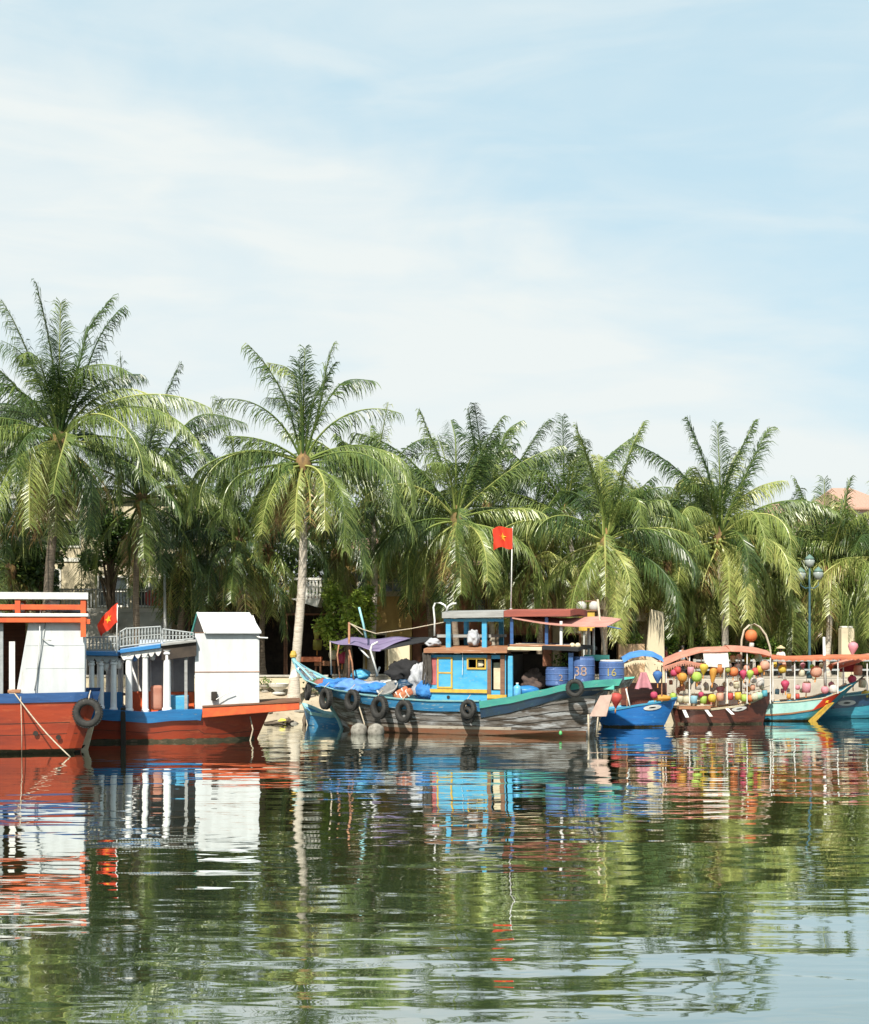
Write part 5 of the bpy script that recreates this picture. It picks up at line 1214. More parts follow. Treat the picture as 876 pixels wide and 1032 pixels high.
# right: dark shop row, pillar
DE=86
house('townhouse',676,905,DE,8,[zat(622,DE)],m_wallc,'long low cream house behind the right-hand palms',ztop=zat(596,DE),roof=1.6,
   openings=((690,704,640,690),(716,742,636,700),(752,770,640,700),(780,800,640,690),(812,834,636,700),(842,858,640,690),(866,886,640,690)),trim=m_brown)
pl=thing('gate_pillar',(at(853,690,75).x,75,1.75),'pale cream square pillar among the palms at the right','pillar')
zt_=zat(631,75)-1.75; MB().box(-.34,.34,-.3,.3,0,zt_-.12).build('shaft',m_wallc,pl,bevel=.03); MB().box(-.3,.3,-.26,.26,zt_-.118,zt_).build('cap',m_wallw,pl,bevel=.05)
house('townhouse',912,1010,DE,8,[zat(622,DE)],m_wally,'ochre house beyond the right edge',ztop=zat(590,DE),roof=1.5,openings=((925,945,640,690),(965,985,640,690)),trim=m_brown)
# F: pink tower house far right and orange roof
DF=115
house('villa',838,900,DF,12,[zat(545,DF)],m_wallp,'pale pink villa with orange hipped roof above the right palms',ztop=zat(512,DF),roof=2.2,openings=((846,856,518,532),(864,874,518,532)),eave=.5)
house('villa',778,822,DF+4,10,[],m_wallp,'low orange-roofed house peeping between palms left of the pink villa',ztop=zat(524,DF+4),roof=1.8,openings=((790,800,530,542),),eave=.5)

# street lamp
lp=thing('street_lamp',(at(816,690,73.5).x,73.5,1.75),'blue-green street lamp with three globe lamps in front of the right palms','street lamp')
zl=lambda py:zat(py,73.5)-1.75
MB().lathe([(.16,0),(.16,.3),(.09,.4),(.07,1.5),(.055,zl(590)),(.05,zl(572))],(0,0,0),12).build('post',m_lpost,lp,smooth=True)
for sx,zq in ((-.45,zl(579)),(.45,zl(578.5)),(0,zl(566))):
    if sx: MB().tube([(0,0,zl(592)),(sx*.5,0,zl(593)),(sx,0,zl(590)),(sx,0,zq-.28)],.035,6).build('arm',m_lpost,lp,smooth=True)
    g_=MB().lathe([(.08,-.3),(.2,-.2),(.27,0),(.24,.12),(.12,.2)],(sx,0,zq),16).build('globe',m_globe,lp,smooth=True)
    MB().lathe([(.26,.08),(.2,.2),(.08,.3),(.02,.36)],(sx,0,zq+.02),16).build('globe_cap',M('verdigris_cap',(.13,.22,.19),rough=.6),g_,smooth=True)

# =================================================================== TREES
def frond(mb,org,az,e0,droop,L,rnd,tint,sparse=1.0,ll=1.0,twist=0.0,curl=None,dens=1.0):
    """one feather leaf: bowed midrib, two rows of narrow drooping leaflets"""
    N=20; curl=curl or rnd.uniform(1.1,1.9); p=Vector(org); pts=[];tan=[]
    az0=az; ds=L/N
    w1,w2,w3=rnd.uniform(0,6),rnd.uniform(.03,.14),rnd.uniform(3,7); kt=rnd.uniform(.35,.7) if rnd.random()<.22 else 2; kb=rnd.uniform(.4,1.0)
    if e0>R(74): ll=ll*.85
    for i in range(N+1):
        t=i/N; e=max(R(-88),e0-droop*t**curl+w2*math.sin(w1+w3*t)-(kb*min(1,(t-kt)*5) if t>kt else 0)); a=az0+twist*t+w2*1.5*math.sin(w1*2+w3*.7*t)
        d=Vector((math.cos(a)*math.cos(e),math.sin(a)*math.cos(e),math.sin(e)))
        pts.append(p.copy()); tan.append(d); p=p+d*ds
    mb.tint=min(.72,tint+rnd.choice((.05,.12,.3))); mb.tube(pts,[.055*(1-.85*i/N)+.006 for i in range(N+1)],4,cap=False)
    n=int(108*dens*L/5.8); G=Vector((0,0,-1)); hb=rnd.uniform(.75,1.25); lw=rnd.uniform(.85,1.15); sway=rnd.uniform(-.25,.25)
    for k in range(n):
        t=.15+.85*(k+rnd.uniform(-.4,.4))/n
        if t>=1: t=.995
        f=t*N; i=min(N-1,int(f)); q=pts[i].lerp(pts[i+1],f-i); T=tan[i].lerp(tan[i+1],f-i).normalized()
        S=T.cross(Vector((0,0,1)))
        if S.length<.2: S=Vector((math.sin(az0),-math.cos(az0),0))
        S.normalize(); U=S.cross(T).normalized()
        hz=math.sqrt(max(0,1-T.z*T.z))
        prof=(min(1,(t-.09)/.20))**.6*(1-max(0,t-.6)/.4*.55)
        for sd in (-1,1):
            if rnd.random()>sparse*.95: continue
            l_=1.62*ll*prof*rnd.uniform(.55,1.12)*lw
            g1=(.08+.42*hz)*hb*rnd.uniform(.6,1.4); g2=(.30+.95*hz)*hb; g3=(.85+1.5*hz)*hb*rnd.uniform(.5,1.4)
            j1=Vector((rnd.uniform(-.17,.17),rnd.uniform(-.17,.17),rnd.uniform(-.14,.14)))
            sw=S*sway
            up=max(0,T.z)**2; d1=(S*sd*(.80-.30*up)+T*(.62+.45*up)+U*.16+G*g1+j1).normalized()
            d2=(S*sd*(.55+.05*up)+T*(.62+.30*up)+G*g2+j1*1.5+sw).normalized()
            d3=(S*sd*.30+T*.45+G*g3+j1*2+sw*1.5).normalized()
            W=(T*.8+U*.3*sd).normalized()*.0205*rnd.uniform(.7,1.3)
            a_=q; b_=q+d1*l_*.36; c_=b_+d2*l_*.34; e_=c_+d3*l_*.34
            mb.tint=tint+rnd.uniform(-.09,.09)+(.16 if rnd.random()<.05 else 0)+max(0,t-.85)*.7*rnd.random()
            mb.add([a_-W*.7,a_+W*.7,b_+W,b_-W,c_+W*.85,c_-W*.85,e_],[(0,1,2,3),(3,2,4,5),(5,4,6)])
def palm(px,py,D,pxb,label,L=5.6,n=24,seed=0,heroes=(),tint=.3,dead=3,trunkm=m_trunk,r=.17,dens=1.0,emin=-62,emax=84,sparse=1,coco=True,skip=None,fill=4,group='coconut palms along the bank',pyb=None):
    rnd=random.Random(seed); c=at(px,py,D); bx=(pxb-CX)/F*D; by=D+rnd.uniform(-.3,.3); bz=ground_z(bx,by)-.15
    if bx>qx0 and by>72.5: bz=1.7
    t=thing('coconut_palm',(bx,by,bz),label,'palm tree',group=group)
    o=Vector((bx,by,bz)); c=c-o
    tr=MB(); pts=[];rs=[]; N=34
    for i in range(N+1):
        u=i/N; q_=Vector((c.x*(u**1.5*.6+u*.4),c.y*u,c.z*u)); q_.x+=.12*math.sin(u*5+seed); 
        pts.append(q_); rs.append((r*1.7-(r*.7)*min(1,u*9) if u<.11 else r*(1-.28*u))*(1+.05*(i%2)))
    tr.tube(pts,rs,14); tr.build('trunk',trunkm,t,smooth=True)
    top=pts[-1]
    cr=MB()
    fr=[]
    for i in range(n):
        age=i/(n-1); az=R(137.5*i+seed*40)+rnd.uniform(-.45,.45); e0=emax-(emax-emin)*age**1.05+rnd.uniform(-10,10)
        dr=30+105*min(1,age*2.6)*(1-max(0,age-.5)*1.25)+rnd.uniform(-14,18)
        fr.append((math.degrees(az),e0,dr,L*(.70+.30*math.sin(math.pi*min(1,age*.8+.2)))*rnd.uniform(.72,1.08),tint+rnd.choice((-.16,-.08,0,.05,.12,.2))+rnd.uniform(-.06,.06)+.16*max(0,age-.55),rnd.choice((1,1,.9,.75,.5))))
    for i in range(fill): fr.append((rnd.uniform(0,360),rnd.uniform(58,84),rnd.uniform(15,75),L*rnd.uniform(.5,.82),tint+rnd.uniform(-.15,.06),.9))
    for h_ in heroes: fr.append((h_[0],h_[1],h_[2],h_[3],h_[4] if len(h_)>4 else tint,h_[5] if len(h_)>5 else 1))
    for az,e0,dr,l_,tn,sp_ in fr:
        st_=top+Vector((math.cos(R(az)),math.sin(R(az)),0))*.12+Vector((0,0,.35*math.sin(R(max(-30,e0)))))
        frond(cr,st_,R(az),R(e0),R(dr),l_,rnd,tn,sparse*sp_,twist=rnd.uniform(-.3,.3),dens=dens)
    cr.build('crown',PALM,t,tint=True)
    if dead:
        dm=MB()
        for k in range(dead+2):
            az=rnd.uniform(0,360); frond(dm,top-Vector((0,0,.1)),R(az),R(-45+rnd.uniform(-20,10)),R(45),L*rnd.uniform(.5,.75),rnd,.93+rnd.uniform(-.05,.05),.6,dens=.7)
        dm.build('dead_fronds',PALM,t,tint=True)
    fb=MB(); fb.lathe([(r*.8,-1.0),(r*1.3,-.5),(r*1.9,-.1),(r*1.7,.25),(r*.7,.5),(.04,.8)],top,12); fb.build('crown_shaft',m_fibre,t,smooth=True)
    if coco:
        cq=None
        for k in range(rnd.randint(9,15)):
            a=rnd.uniform(0,6.28); q_=top+Vector((math.cos(a)*rnd.uniform(.28,.5),math.sin(a)*rnd.uniform(.28,.5),rnd.uniform(-.55,.0))); 
            
            if cq is None: cq=MB().lathe([(.02,.15),(.09,.12),(.125,.02),(.11,-.07),(.05,-.14),(.01,-.15)],(0,0,0),10).build('coconut',m_coco,t,smooth=True)
            else: cq=cq.copy(); col.objects.link(cq); cq.parent=t
            cq.location=q_
    return t
# hero fronds: (azimuth 0=right 90=away 180=left 270=viewer, elevation, droop, length m, tint, density)
palm(57,445,66,48,'tallest coconut palm, at the far left behind the red boat',L=6.4,n=24,seed=3,tint=.24,dead=16,trunkm=m_trunkd,r=.24,heroes=[(175,87,6,7.0,.15),(20,83,8,7.0,.2),(100,84,5,6.4,.3),(5,72,26,6.6,.2),(172,76,22,6.8,.22),(182,52,40,6.6,.15),(190,15,60,5.5,.3),
   (268,-8,80,7.0,.55),(258,-15,70,7.2,.5),(240,12,92,7.8,.5),(285,0,85,7.0,.4),(310,22,112,8.2,.38),(335,30,105,8.4,.46),(225,25,100,7.6,.35),(5,42,78,7.6,.42),(350,12,88,6.8,.42),(345,-5,70,7.2,.25)])
palm(142,505,70,138,'slim coconut palm between the tallest palm and the white box cabin',L=6.0,n=21,seed=8,tint=.27,dead=2,trunkm=m_trunkd,heroes=[(172,86,12,6.8,.18),(10,82,14,6.6,.2),(0,62,42,7.2,.15),(8,48,60,6.8,.2),(182,55,45,6,.3),(190,20,75,5.6,.3),(0,18,95,6.0,.5),(5,25,105,6.4,.4),(280,-5,95,5.4,.35),(100,70,40,6,.2)])
palm(241,548,74,237,'dark-trunked coconut palm behind the white box cabin',L=6.6,n=22,seed=11,tint=.26,dead=3,trunkm=m_trunkd,heroes=[(170,85,10,7.4,.3),(10,70,25,7.2,.25),(180,55,50,7.2,.3),(0,50,70,7,.15),(185,28,80,7,.35),(270,10,110,6,.3)])
palm(307,468,68,298,'pale-trunked coconut palm standing alone above the bow of the wooden boat',L=5.2,n=9,seed=5,tint=.34,dead=12,fill=0,r=.23,emin=-60,emax=24,heroes=[(175,84,10,5.6,.5,.8),(10,80,12,5.6,.3,.8),(90,86,8,5.4,.2,.9),(270,85,10,4.6,.15,.9),(178,74,26,6.0,.28,.7),(40,78,20,5.0,.15,.8),(140,80,20,4.8,.2,.8),(5,74,34,5.6,.3,.7),(0,58,75,5.6,.25,.45),(180,62,80,5.4,.3,.45),(184,22,112,7.2,.42),(192,24,128,7.6,.38),(215,14,118,7.0,.3),
   (0,30,112,6.6,.42),(350,24,128,7.4,.42),(330,14,118,7.2,.35),(355,-8,80,6.8,.42),(268,-22,70,4.8,.58),(285,-12,82,5.2,.55),(250,-12,85,5.4,.55),(225,0,105,6.0,.35),(310,-15,85,6.6,.4),(200,-10,80,5.8,.3),(330,-35,50,6.2,.3)])
palm(374,512,75,377,'coconut palm with a greyish trunk just right of the pale-trunked palm',L=5.8,n=22,seed=17,tint=.3,dead=4,r=.2,heroes=[(0,40,60,6,.35),(180,60,60,6,.4),(90,80,20,5,.35)])
palm(458,525,72,461,'broad coconut palm with yellow coconuts left of the tall flag',L=6.2,n=23,seed=21,tint=.32,dead=3,trunkm=m_trunkd,heroes=[(172,80,16,5.6,.35),(95,86,8,5.8,.2),(5,74,22,5.4,.3),(180,58,50,6.8,.3,.7),(182,42,58,6.6,.35,.7),(175,30,75,6.4,.35),(0,50,40,6.4,.35),(2,22,60,6.6,.5),(190,-5,85,6.8,.32),(200,5,100,7,.25),(355,-5,80,5.8,.45),(272,-20,80,5.6,.4),(290,-5,100,5.6,.55)])
palm(492,512,78,495,'coconut palm partly hidden behind the tall flag',L=5.8,n=22,seed=26,tint=.28,dead=2,heroes=[(175,84,10,5.0,.2),(30,80,12,5.2,.3),(0,62,22,5.6,.25),(5,45,45,6.0,.22)])
palm(572,522,77,594,'leaning coconut palm behind the stern drums',L=5.8,n=22,seed=31,tint=.32,dead=3,heroes=[(178,58,35,5.6,.3),(100,84,10,5.4,.15),(0,62,35,5.8,.3),(180,30,60,5.8,.4),(5,40,70,5.6,.35)])
palm(609,548,72,612,'coconut palm with a bright hanging frond behind the yellow box',L=6.0,n=21,seed=35,tint=.34,dead=2,trunkm=m_trunkd,heroes=[(172,84,12,5.8,.4),(8,78,16,6.2,.35),(100,86,6,5.2,.6),(0,45,70,6.0,.35,.8),(182,25,80,6.2,.5),(2,30,95,6,.4),(268,-40,45,5.6,.62),(272,-30,60,5.8,.66),(235,-20,80,5.8,.45),(320,-12,92,6.2,.22),(180,-20,60,6,.35)])
palm(664,553,80,668,'coconut palm in the second row right of the leaning palm',L=6.0,n=24,seed=41,tint=.40,dead=2,heroes=[(0,60,60,6,.4),(180,55,60,6,.45)])
palm(727,545,76,729,'tall coconut palm behind the brown lantern boat',L=6.4,n=22,seed=44,tint=.36,dead=2,r=.19,heroes=[(175,82,14,6.4,.22),(90,88,5,6.0,.2),(15,80,16,6.4,.25),(8,70,16,6.4,.25),(178,62,38,6.8,.18),(0,40,75,6.8,.35),(2,28,60,6.8,.5),(5,20,100,6.8,.48),(182,32,78,6.8,.4),(265,-15,90,6.2,.6),(285,-5,95,6.4,.66),(300,5,100,6.4,.62),(230,-5,100,6.4,.5),(190,5,95,6.4,.4)])
palm(775,575,83,778,'coconut palm in the second row between the brown and teal lantern boats',L=6.0,n=25,seed=51,tint=.42,dead=1,heroes=[(0,55,50,5.8,.3),(10,35,60,5.8,.3)])
palm(833,578,76.5,834,'short coconut palm behind the street lamp',L=4.6,n=20,seed=55,tint=.38,dead=1,heroes=[(172,80,14,5.0,.3),(10,78,10,5.0,.32),(90,86,8,4.8,.25),(0,30,100,4.6,.66),(350,20,110,4.8,.6),(185,25,85,4.8,.4)])
palm(890,565,76,890,'coconut palm leaning in from the right edge',L=5.8,n=23,seed=59,tint=.34,dead=1,heroes=[(180,48,48,6.2,.15),(182,30,70,6,.5),(190,10,95,5.6,.7)])
palm(-22,470,69,-20,'coconut palm whose fronds come in over the left edge',L=6.2,n=23,seed=63,tint=.26,dead=2,trunkm=m_trunkd,heroes=[(0,60,50,6.4,.2),(0,35,70,6.2,.3),(2,15,85,6.2,.35)])
# second row, lower, filling the belt
SR=[(20,560,80,'low coconut palm behind the left boat roof'),(95,560,82,'low coconut palm behind the first flag'),(190,560,80,'low coconut palm left of the dark-trunked palm'),(205,540,86,'background coconut palm above the white box cabin'),
    (420,545,82,'background coconut palm left of the broad palm'),
    (530,550,82,'low coconut palm right of the tall flag'),(640,570,82,'low coconut palm above the blue canopy'),(690,560,84,'low coconut palm above the peach canopy'),
    (755,585,80.5,'low coconut palm above the bamboo arch'),(800,585,84,'low coconut palm left of the street lamp'),(860,590,82,'low coconut palm beside the cream pillar'),(700,548,92,'background coconut palm left of the tall right palm')]
for i,(px,py,D,lb) in enumerate(SR):
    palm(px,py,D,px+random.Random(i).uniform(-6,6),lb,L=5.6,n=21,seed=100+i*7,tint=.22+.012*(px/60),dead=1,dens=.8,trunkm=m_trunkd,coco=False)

TR3=[(182,560,74,'short coconut palm right of the slim grey pole'),(268,555,75,'short coconut palm left of the pale palm trunk'),
 (338,560,77,'short coconut palm above the leafy shrub'),(432,560,76,'short coconut palm left of the broad palm trunk'),(540,565,76,'short coconut palm above the red upper roof'),
 (672,572,76,'short coconut palm left of the peach canopy'),(700,588,78,'short coconut palm behind the people on the promenade'),(757,572,77,'short coconut palm over the bamboo arch'),(792,592,78,'short coconut palm just left of the street lamp'),(858,596,78,'short coconut palm over the cream pillar'),(10,575,74,'short coconut palm over the left boat roof rail'),(505,570,78,'short coconut palm behind the tall flag pole')]
for i,(px,py,D,lb) in enumerate(TR3):
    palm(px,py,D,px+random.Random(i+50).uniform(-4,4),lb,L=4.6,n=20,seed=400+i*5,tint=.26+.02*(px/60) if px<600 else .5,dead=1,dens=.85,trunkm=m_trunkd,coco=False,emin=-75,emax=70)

def tree(px,pyc,D,wpx,hpx,label,seed,n=5200,ls=.34,t0=.05,t1=.65,name='leafy_tree',group='leafy trees behind the palms'):
    rnd=random.Random(seed); x=(px-CX)/F*D; gz=ground_z(x,D); c=at(px,pyc,D); t=thing(name,(x,D,gz-.1),label,'tree',group=group)
    rx=wpx/F*D/2; rz=hpx/F*D/2; cz=c.z-gz
    tr=MB(); tr.tube([(0,0,0),(.1,0,cz*.4),(.0,.1,cz*.8)],[.28,.2,.14],10)
    cl=[]
    for k in range(16):
        a=rnd.uniform(0,6.28); rr=rnd.uniform(.25,.85); q_=Vector((math.cos(a)*rr*rx,math.sin(a)*rr*rx*.8,cz+rnd.uniform(-.75,.8)*rz)); cl.append(q_)
        tr.tube([(0,0,cz*.45+rnd.uniform(0,.3)*cz),q_*.55+Vector((0,0,cz*.3)),q_],[.1,.06,.02],6)
    tr.build('trunk',m_bark,t)
    b=MB()
    for q_ in cl:
        s_=rnd.uniform(.3,.5); tt=rnd.uniform(-.1,.15); leafclump(q_,(rx*s_,rx*s_,rz*s_),n//16,ls,rnd,b,max(0,t0+tt),t1+tt)
    b.build('crown',LEAF,t,tint=True)
TS=[(15,560,92,120,120,'dark leafy tree behind the left boat roof'),(110,575,94,110,100,'dark leafy tree behind the first flag'),(190,570,92,110,110,'dark leafy tree left of the market hall'),(262,560,93,100,130,'dark leafy tree above the market hall'),
 (335,570,92,110,120,'dark leafy tree above the market tables'),(410,560,95,110,110,'dark leafy tree behind the ochre house'),(480,575,93,110,110,'dark leafy tree behind the upper roof of the wooden boat'),(545,575,94,110,110,'dark leafy tree right of the tall flag'),
 (615,570,94,110,110,'mid-green tree behind the shop house'),(690,570,95,120,110,'mid-green tree left of the tall right palm'),(760,575,96,110,100,'mid-green tree above the bamboo arch'),(825,585,97,110,80,'mid-green tree behind the street lamp'),(890,585,98,110,90,'mid-green tree at the right edge')]
SIDE=[(945,540,77,'coconut palm beyond the right edge, nearest one'),(1000,560,79,'coconut palm beyond the right edge, farther one'),(-95,500,72,'coconut palm beyond the left edge, nearest one'),(-150,520,76,'coconut palm beyond the left edge, farther one')]
for i,(px,py,D,lb) in enumerate(SIDE): palm(px,py,D,px+3,lb,L=5.8,n=22,seed=700+i*9,tint=.32,dead=2,dens=.8,trunkm=m_trunkd,coco=False)
for i,(px,py,D,lb) in enumerate(((950,590,92,'mid-green tree beyond the right edge, first'),(1010,590,94,'mid-green tree beyond the right edge, second'),(1075,590,96,'mid-green tree beyond the right edge, third'),(-60,570,92,'dark leafy tree beyond the left edge, first'),(-130,570,94,'dark leafy tree beyond the left edge, second'))): tree(px,py,D,120,110,lb,800+i,n=2600,ls=.45,t0=.15,t1=.75)
TS2=[(38,560,75.5,74,90,'dark leafy tree beside the trunk of the tallest palm'),(112,545,76,60,70,'dark leafy tree above the balcony of the pale house'),(182,590,75,50,60,'dark leafy tree right of the slim grey pole')]
for i,(px,py,D,w_,h_,lb) in enumerate(TS2): tree(px,py,D,w_,h_,lb,260+i,n=3600,ls=.28,t0=.05,t1=.55,group='leafy trees before the pale house')
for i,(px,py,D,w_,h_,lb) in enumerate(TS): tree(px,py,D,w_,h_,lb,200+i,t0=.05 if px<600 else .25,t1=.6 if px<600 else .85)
tree(350,618,73.2,56,60,'bright green bushy shrub left of the purple awning, below the brown fronds',300,n=3800,ls=.24,t0=.7,t1=1,name='leafy_shrub',group='bushes on the bank')
for i,(px,py,D,w_,h_,lb) in enumerate(((672,648,75,22,26,'small bush left of the peach canopy'),(705,645,78,40,30,'bush behind the two people on the promenade'),(770,655,77,34,26,'bush right of the bamboo arch'),(800,650,79,30,40,'bush left of the street lamp post'),(870,648,79,30,44,'bush right of the cream pillar'),(725,660,75,20,16,'low plant at the foot of the tall right palm'))):
    tree(px,py,D,w_,h_,lb,320+i,n=1400,ls=.22,t0=.3,t1=.95,name='leafy_shrub',group='bushes on the bank')

# =================================================================== PEOPLE on the promenade
def person(px,D,label,shirt,rz=0,zf=1.75,hat=None,height=1.68,bend=0,arm=0):
    x=(px-CX)/F*D; t=thing('person',(x,D,zf),label,'person',rz); k=height/1.7
    def skin(name,verts,edges,mat,rad,root=0,par=t,sub=1):
        me=bpy.data.meshes.new(name); me.from_pydata([Vector(v)*k for v in verts],edges,[]); me.materials.append(mat)
        o=bpy.data.objects.new(name,me); col.objects.link(o); o.parent=par
        md=o.modifiers.new('skin','SKIN'); md.use_smooth_shade=True
        for i,r_ in enumerate(rad):
            sv=me.skin_vertices[0].data[i]; sv.radius=(r_[0]*k,r_[1]*k) if isinstance(r_,tuple) else (r_*k,r_*k); sv.use_root=(i==root)
        ss=o.modifiers.new('sub','SUBSURF'); ss.levels=sub; ss.render_levels=sub; return o
    V=[(0,0,.95),(0,0,1.1),(0,.01,1.3),(0,.01,1.42),(0,0,1.5),(0,-.01,1.58),(0,-.01,1.67)]; E=[(0,1),(1,2),(2,3),(3,4),(4,5),(5,6)]; Rr=[(.15,.11),(.13,.10),(.16,.11),(.12,.09),.05,(.08,.095),(.06,.075)]
    hands=[]
    for s_ in (-1,1):
        i=len(V); f=.35 if (arm and s_==1) else 0
        V+=[(s_*.18,.01,1.38),(s_*.22,.02-.05*f,1.12),(s_*.23,-.06-.3*f,.88+.35*f),(s_*.235,-.09-.36*f,.80+.38*f)]; E+=[(3,i),(i,i+1),(i+1,i+2),(i+2,i+3)]; Rr+=[.06,.042,.028,(.035,.02)]
        j=i+3; b0=V[j]
        for q_,(dx,dl) in enumerate(((-.025,.075),(-.01,.085),(.008,.08),(.024,.065))):
            n_=len(V); V+=[(b0[0]+dx,b0[1]-.01,b0[2]-.04),(b0[0]+dx*1.2,b0[1]-.03,b0[2]-.04-dl)]; E+=[(j,n_),(n_,n_+1)]; Rr+=[.009,.007]
        n_=len(V); V+=[(b0[0]-s_*.03,b0[1]-.03,b0[2]-.01),(b0[0]-s_*.035,b0[1]-.05,b0[2]-.05)]; E+=[(j-0,n_),(n_,n_+1)]; Rr+=[.011,.008]
        n_=len(V); V+=[(s_*.09,0,.88),(s_*.1,-.01,.5),(s_*.1,.02,.1),(s_*.1,0,.05),(s_*.11,-.14,.035)]; E+=[(0,n_),(n_,n_+1),(n_+1,n_+2),(n_+2,n_+3),(n_+3,n_+4)]; Rr+=[.085,.055,.04,.045,(.04,.03)]
    # a bit of face: nose
    n_=len(V); V+=[(0,-.115,1.59)]; E+=[(5,n_)]; Rr+=[.014]
    skin('body',V,E,m_skin,Rr)
    SV=[(0,0,.93),(0,0,1.1),(0,.01,1.3),(0,.01,1.43)]; SE=[(0,1),(1,2),(2,3)]; SR_=[(.175,.135),(.155,.125),(.18,.13),(.10,.09)]
    for s_ in (-1,1):
        i=len(SV); SV+=[(s_*.18,.01,1.385),(s_*.22,.02,1.16)]; SE+=[(3,i),(i,i+1)]; SR_+=[.078,.065]
    skin('shirt',SV,SE,shirt,SR_)
    TV=[(0,0,.93)]; TE=[]; TR=[(.168,.128)]
    for s_ in (-1,1):
        i=len(TV); TV+=[(s_*.09,0,.82),(s_*.1,-.01,.5),(s_*.1,.02,.1)]; TE+=[(0,i),(i,i+1),(i+1,i+2)]; TR+=[.105,.08,.065]
    skin('trousers',TV,TE,m_trou,TR)
    MB().lathe([(.088,-.05),(.1,.02),(.09,.09),(.05,.13),(.01,.14)],(0,.012*k,1.60*k),14,1,1.12).build('hair',m_hair,t,smooth=True)
    if hat: MB().lathe([(.24,-.02),(.235,0),(.01,.15)],(0,0,1.68*k),20).build('hat',m_hat,t)
    return t
person(688,73.3,'person in a pale grey-blue shirt standing above the peach canopy',m_shirtb,rz=R(10),arm=1)
person(671,73.5,'person in a dark red shirt standing beside the one in grey-blue',m_shirtr,rz=R(60),height=1.62)
person(787,74.2,'person in a white shirt and conical straw hat behind the orange canopy',m_shirtw,rz=R(-30),hat=True,height=1.58)

# =================================================================== LIGHT, SKY, CAMERA
sun_el,sun_az=R(46),R(-15)        # azimuth measured from straight behind the viewer towards the left
sdir=Vector((math.sin(sun_az)*math.cos(sun_el),-math.cos(sun_az)*math.cos(sun_el),math.sin(sun_el)))
sl=bpy.data.lights.new('sun','SUN'); sl.energy=4.9; sl.angle=R(.55); sl.color=(1,.94,.83)
so=bpy.data.objects.new('sun',sl); col.objects.link(so); so.rotation_euler=(-sdir).to_track_quat('-Z','Y').to_euler(); so.location=(0,0,60)
wd=bpy.data.worlds.new('World'); sc.world=wd; wd.use_nodes=True; n=wd.node_tree.nodes; l=wd.node_tree.links
bg=n['Background']; bg.inputs[1].default_value=.12
sk=n.new('ShaderNodeTexSky'); sk.sky_type='NISHITA'; sk.sun_disc=False; sk.sun_elevation=sun_el; sk.sun_rotation=math.atan2(sdir.x,sdir.y); sk.air_density=1.0; sk.dust_density=1.5; sk.ozone_density=1.2
tc=n.new('ShaderNodeTexCoord')
def wnoise(scale,st,loc,detail=5,dist=.4,rot=(0,0,0)):
    mp=n.new('ShaderNodeMapping'); mp.inputs['Scale'].default_value=st; mp.inputs['Location'].default_value=loc; mp.inputs['Rotation'].default_value=rot
    l.new(tc.outputs['Generated'],mp.inputs['Vector']); t=n.new('ShaderNodeTexNoise'); t.inputs['Scale'].default_value=scale; t.inputs['Detail'].default_value=detail
    t.inputs['Distortion'].default_value=dist; t.inputs['Roughness'].default_value=.52; l.new(mp.outputs[0],t.inputs['Vector']); return t.outputs[0]
def math_(op,a,b,clamp=False):
    m=n.new('ShaderNodeMath'); m.operation=op; m.use_clamp=clamp
    for i,v in enumerate((a,b)):
        if isinstance(v,(int,float)): m.inputs[i].default_value=v
        else: l.new(v,m.inputs[i])
    return m.outputs[0]
def rng(v,a,b,c,d):
    r=n.new('ShaderNodeMapRange'); r.interpolation_type='SMOOTHSTEP'; 
    for k,x in zip(('From Min','From Max','To Min','To Max'),(a,b,c,d)): r.inputs[k].default_value=x
    l.new(v,r.inputs['Value']); return r.outputs[0]
sx=n.new('ShaderNodeSeparateXYZ'); l.new(tc.outputs['Generated'],sx.inputs[0])
yy_=math_('MAXIMUM',math_('ABSOLUTE',sx.outputs[1],0),.25)
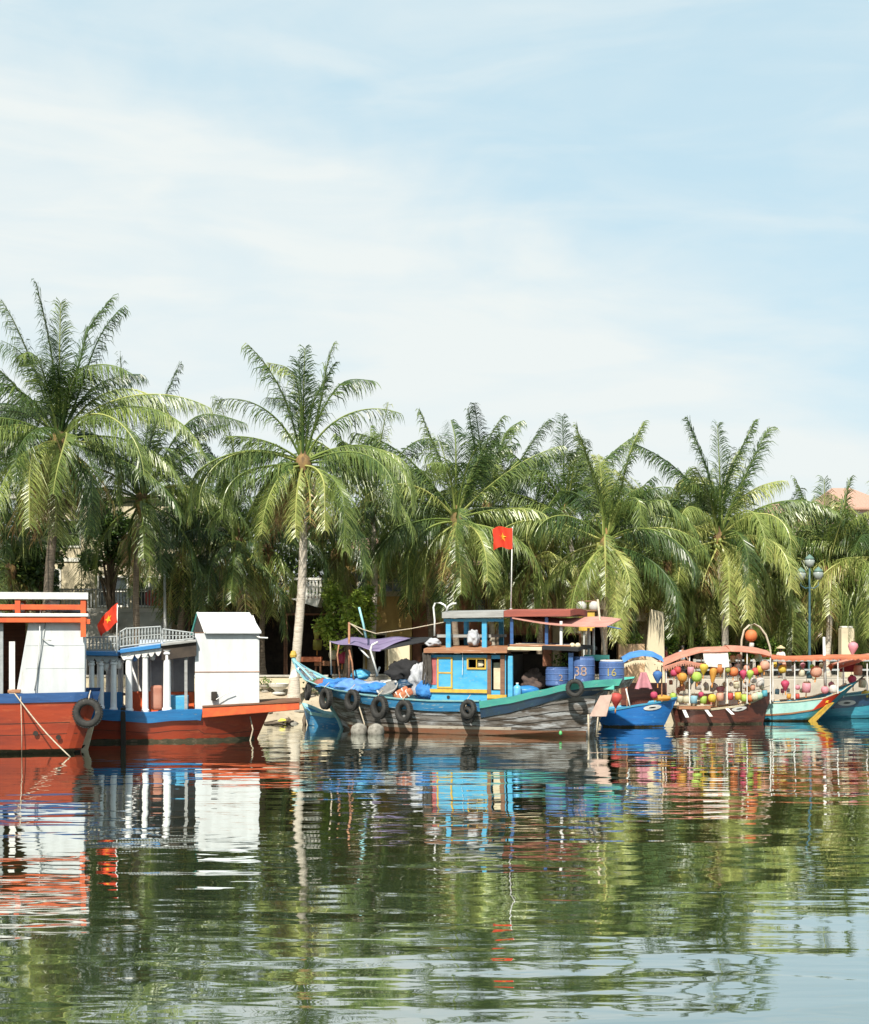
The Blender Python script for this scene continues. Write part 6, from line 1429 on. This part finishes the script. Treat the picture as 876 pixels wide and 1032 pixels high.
U=math_('DIVIDE',sx.outputs[0],yy_); V=math_('DIVIDE',sx.outputs[2],yy_)
big=wnoise(3.0,(1,1,2.0),(.35,.2,.72),6,.8,(0,R(-20),0)); wisp=wnoise(4.5,(1,.8,5.5),(1.3,0,.4),8,.7,(0,R(12),0)); fine=wnoise(9,(1,.8,3.5),(4.3,0,.4),8,.9,(0,R(-25),0))
edge=math_('SUBTRACT',math_('SUBTRACT',.345,math_('MULTIPLY',U,.50)),V)            # >0 below the edge of the big cloud bank
edge=math_('ADD',edge,math_('MULTIPLY',math_('SUBTRACT',big,.5),.42))
m1=rng(edge,-.04,.10,0,1)
m2=math_('MULTIPLY',rng(wisp,.36,.76,0,1),.40)
m3=math_('MULTIPLY',rng(fine,.34,.74,0,1),.16)
low=rng(V,.02,.22,.30,0)
fac=math_('ADD',math_('ADD',math_('MULTIPLY',m1,.66),m2),math_('ADD',m3,low))
fac=math_('MINIMUM',fac,1.0)
base=n.new('ShaderNodeMix'); base.data_type='RGBA'; base.inputs[0].default_value=.88; l.new(sk.outputs[0],base.inputs[6]); base.inputs[7].default_value=(3.1,4.2,4.68,1)
mx_=n.new('ShaderNodeMix'); mx_.data_type='RGBA'; l.new(fac,mx_.inputs[0]); l.new(base.outputs[2],mx_.inputs[6]); mx_.inputs[7].default_value=(4.55,4.85,4.82,1)
l.new(mx_.outputs[2],bg.inputs[0])
cam=bpy.data.cameras.new('camera'); co=bpy.data.objects.new('camera',cam); col.objects.link(co); sc.camera=co
co.location=(0,0,H); co.rotation_euler=(R(90),0,0); cam.sensor_fit='VERTICAL'; cam.sensor_height=36; cam.sensor_width=36*869/1024; cam.lens=F/1032*36
cam.shift_y=(Y0-516)/1032; cam.clip_end=6000; cam.clip_start=.1
sc.view_settings.view_transform='Standard'; sc.view_settings.look='None'; sc.view_settings.gamma=1; sc.view_settings.exposure=.66
sc.render.engine='CYCLES'; sc.cycles.max_bounces=8; sc.cycles.transparent_max_bounces=8; sc.cycles.use_denoising=True
sc.cycles.caustics_reflective=False; sc.cycles.sample_clamp_indirect=8
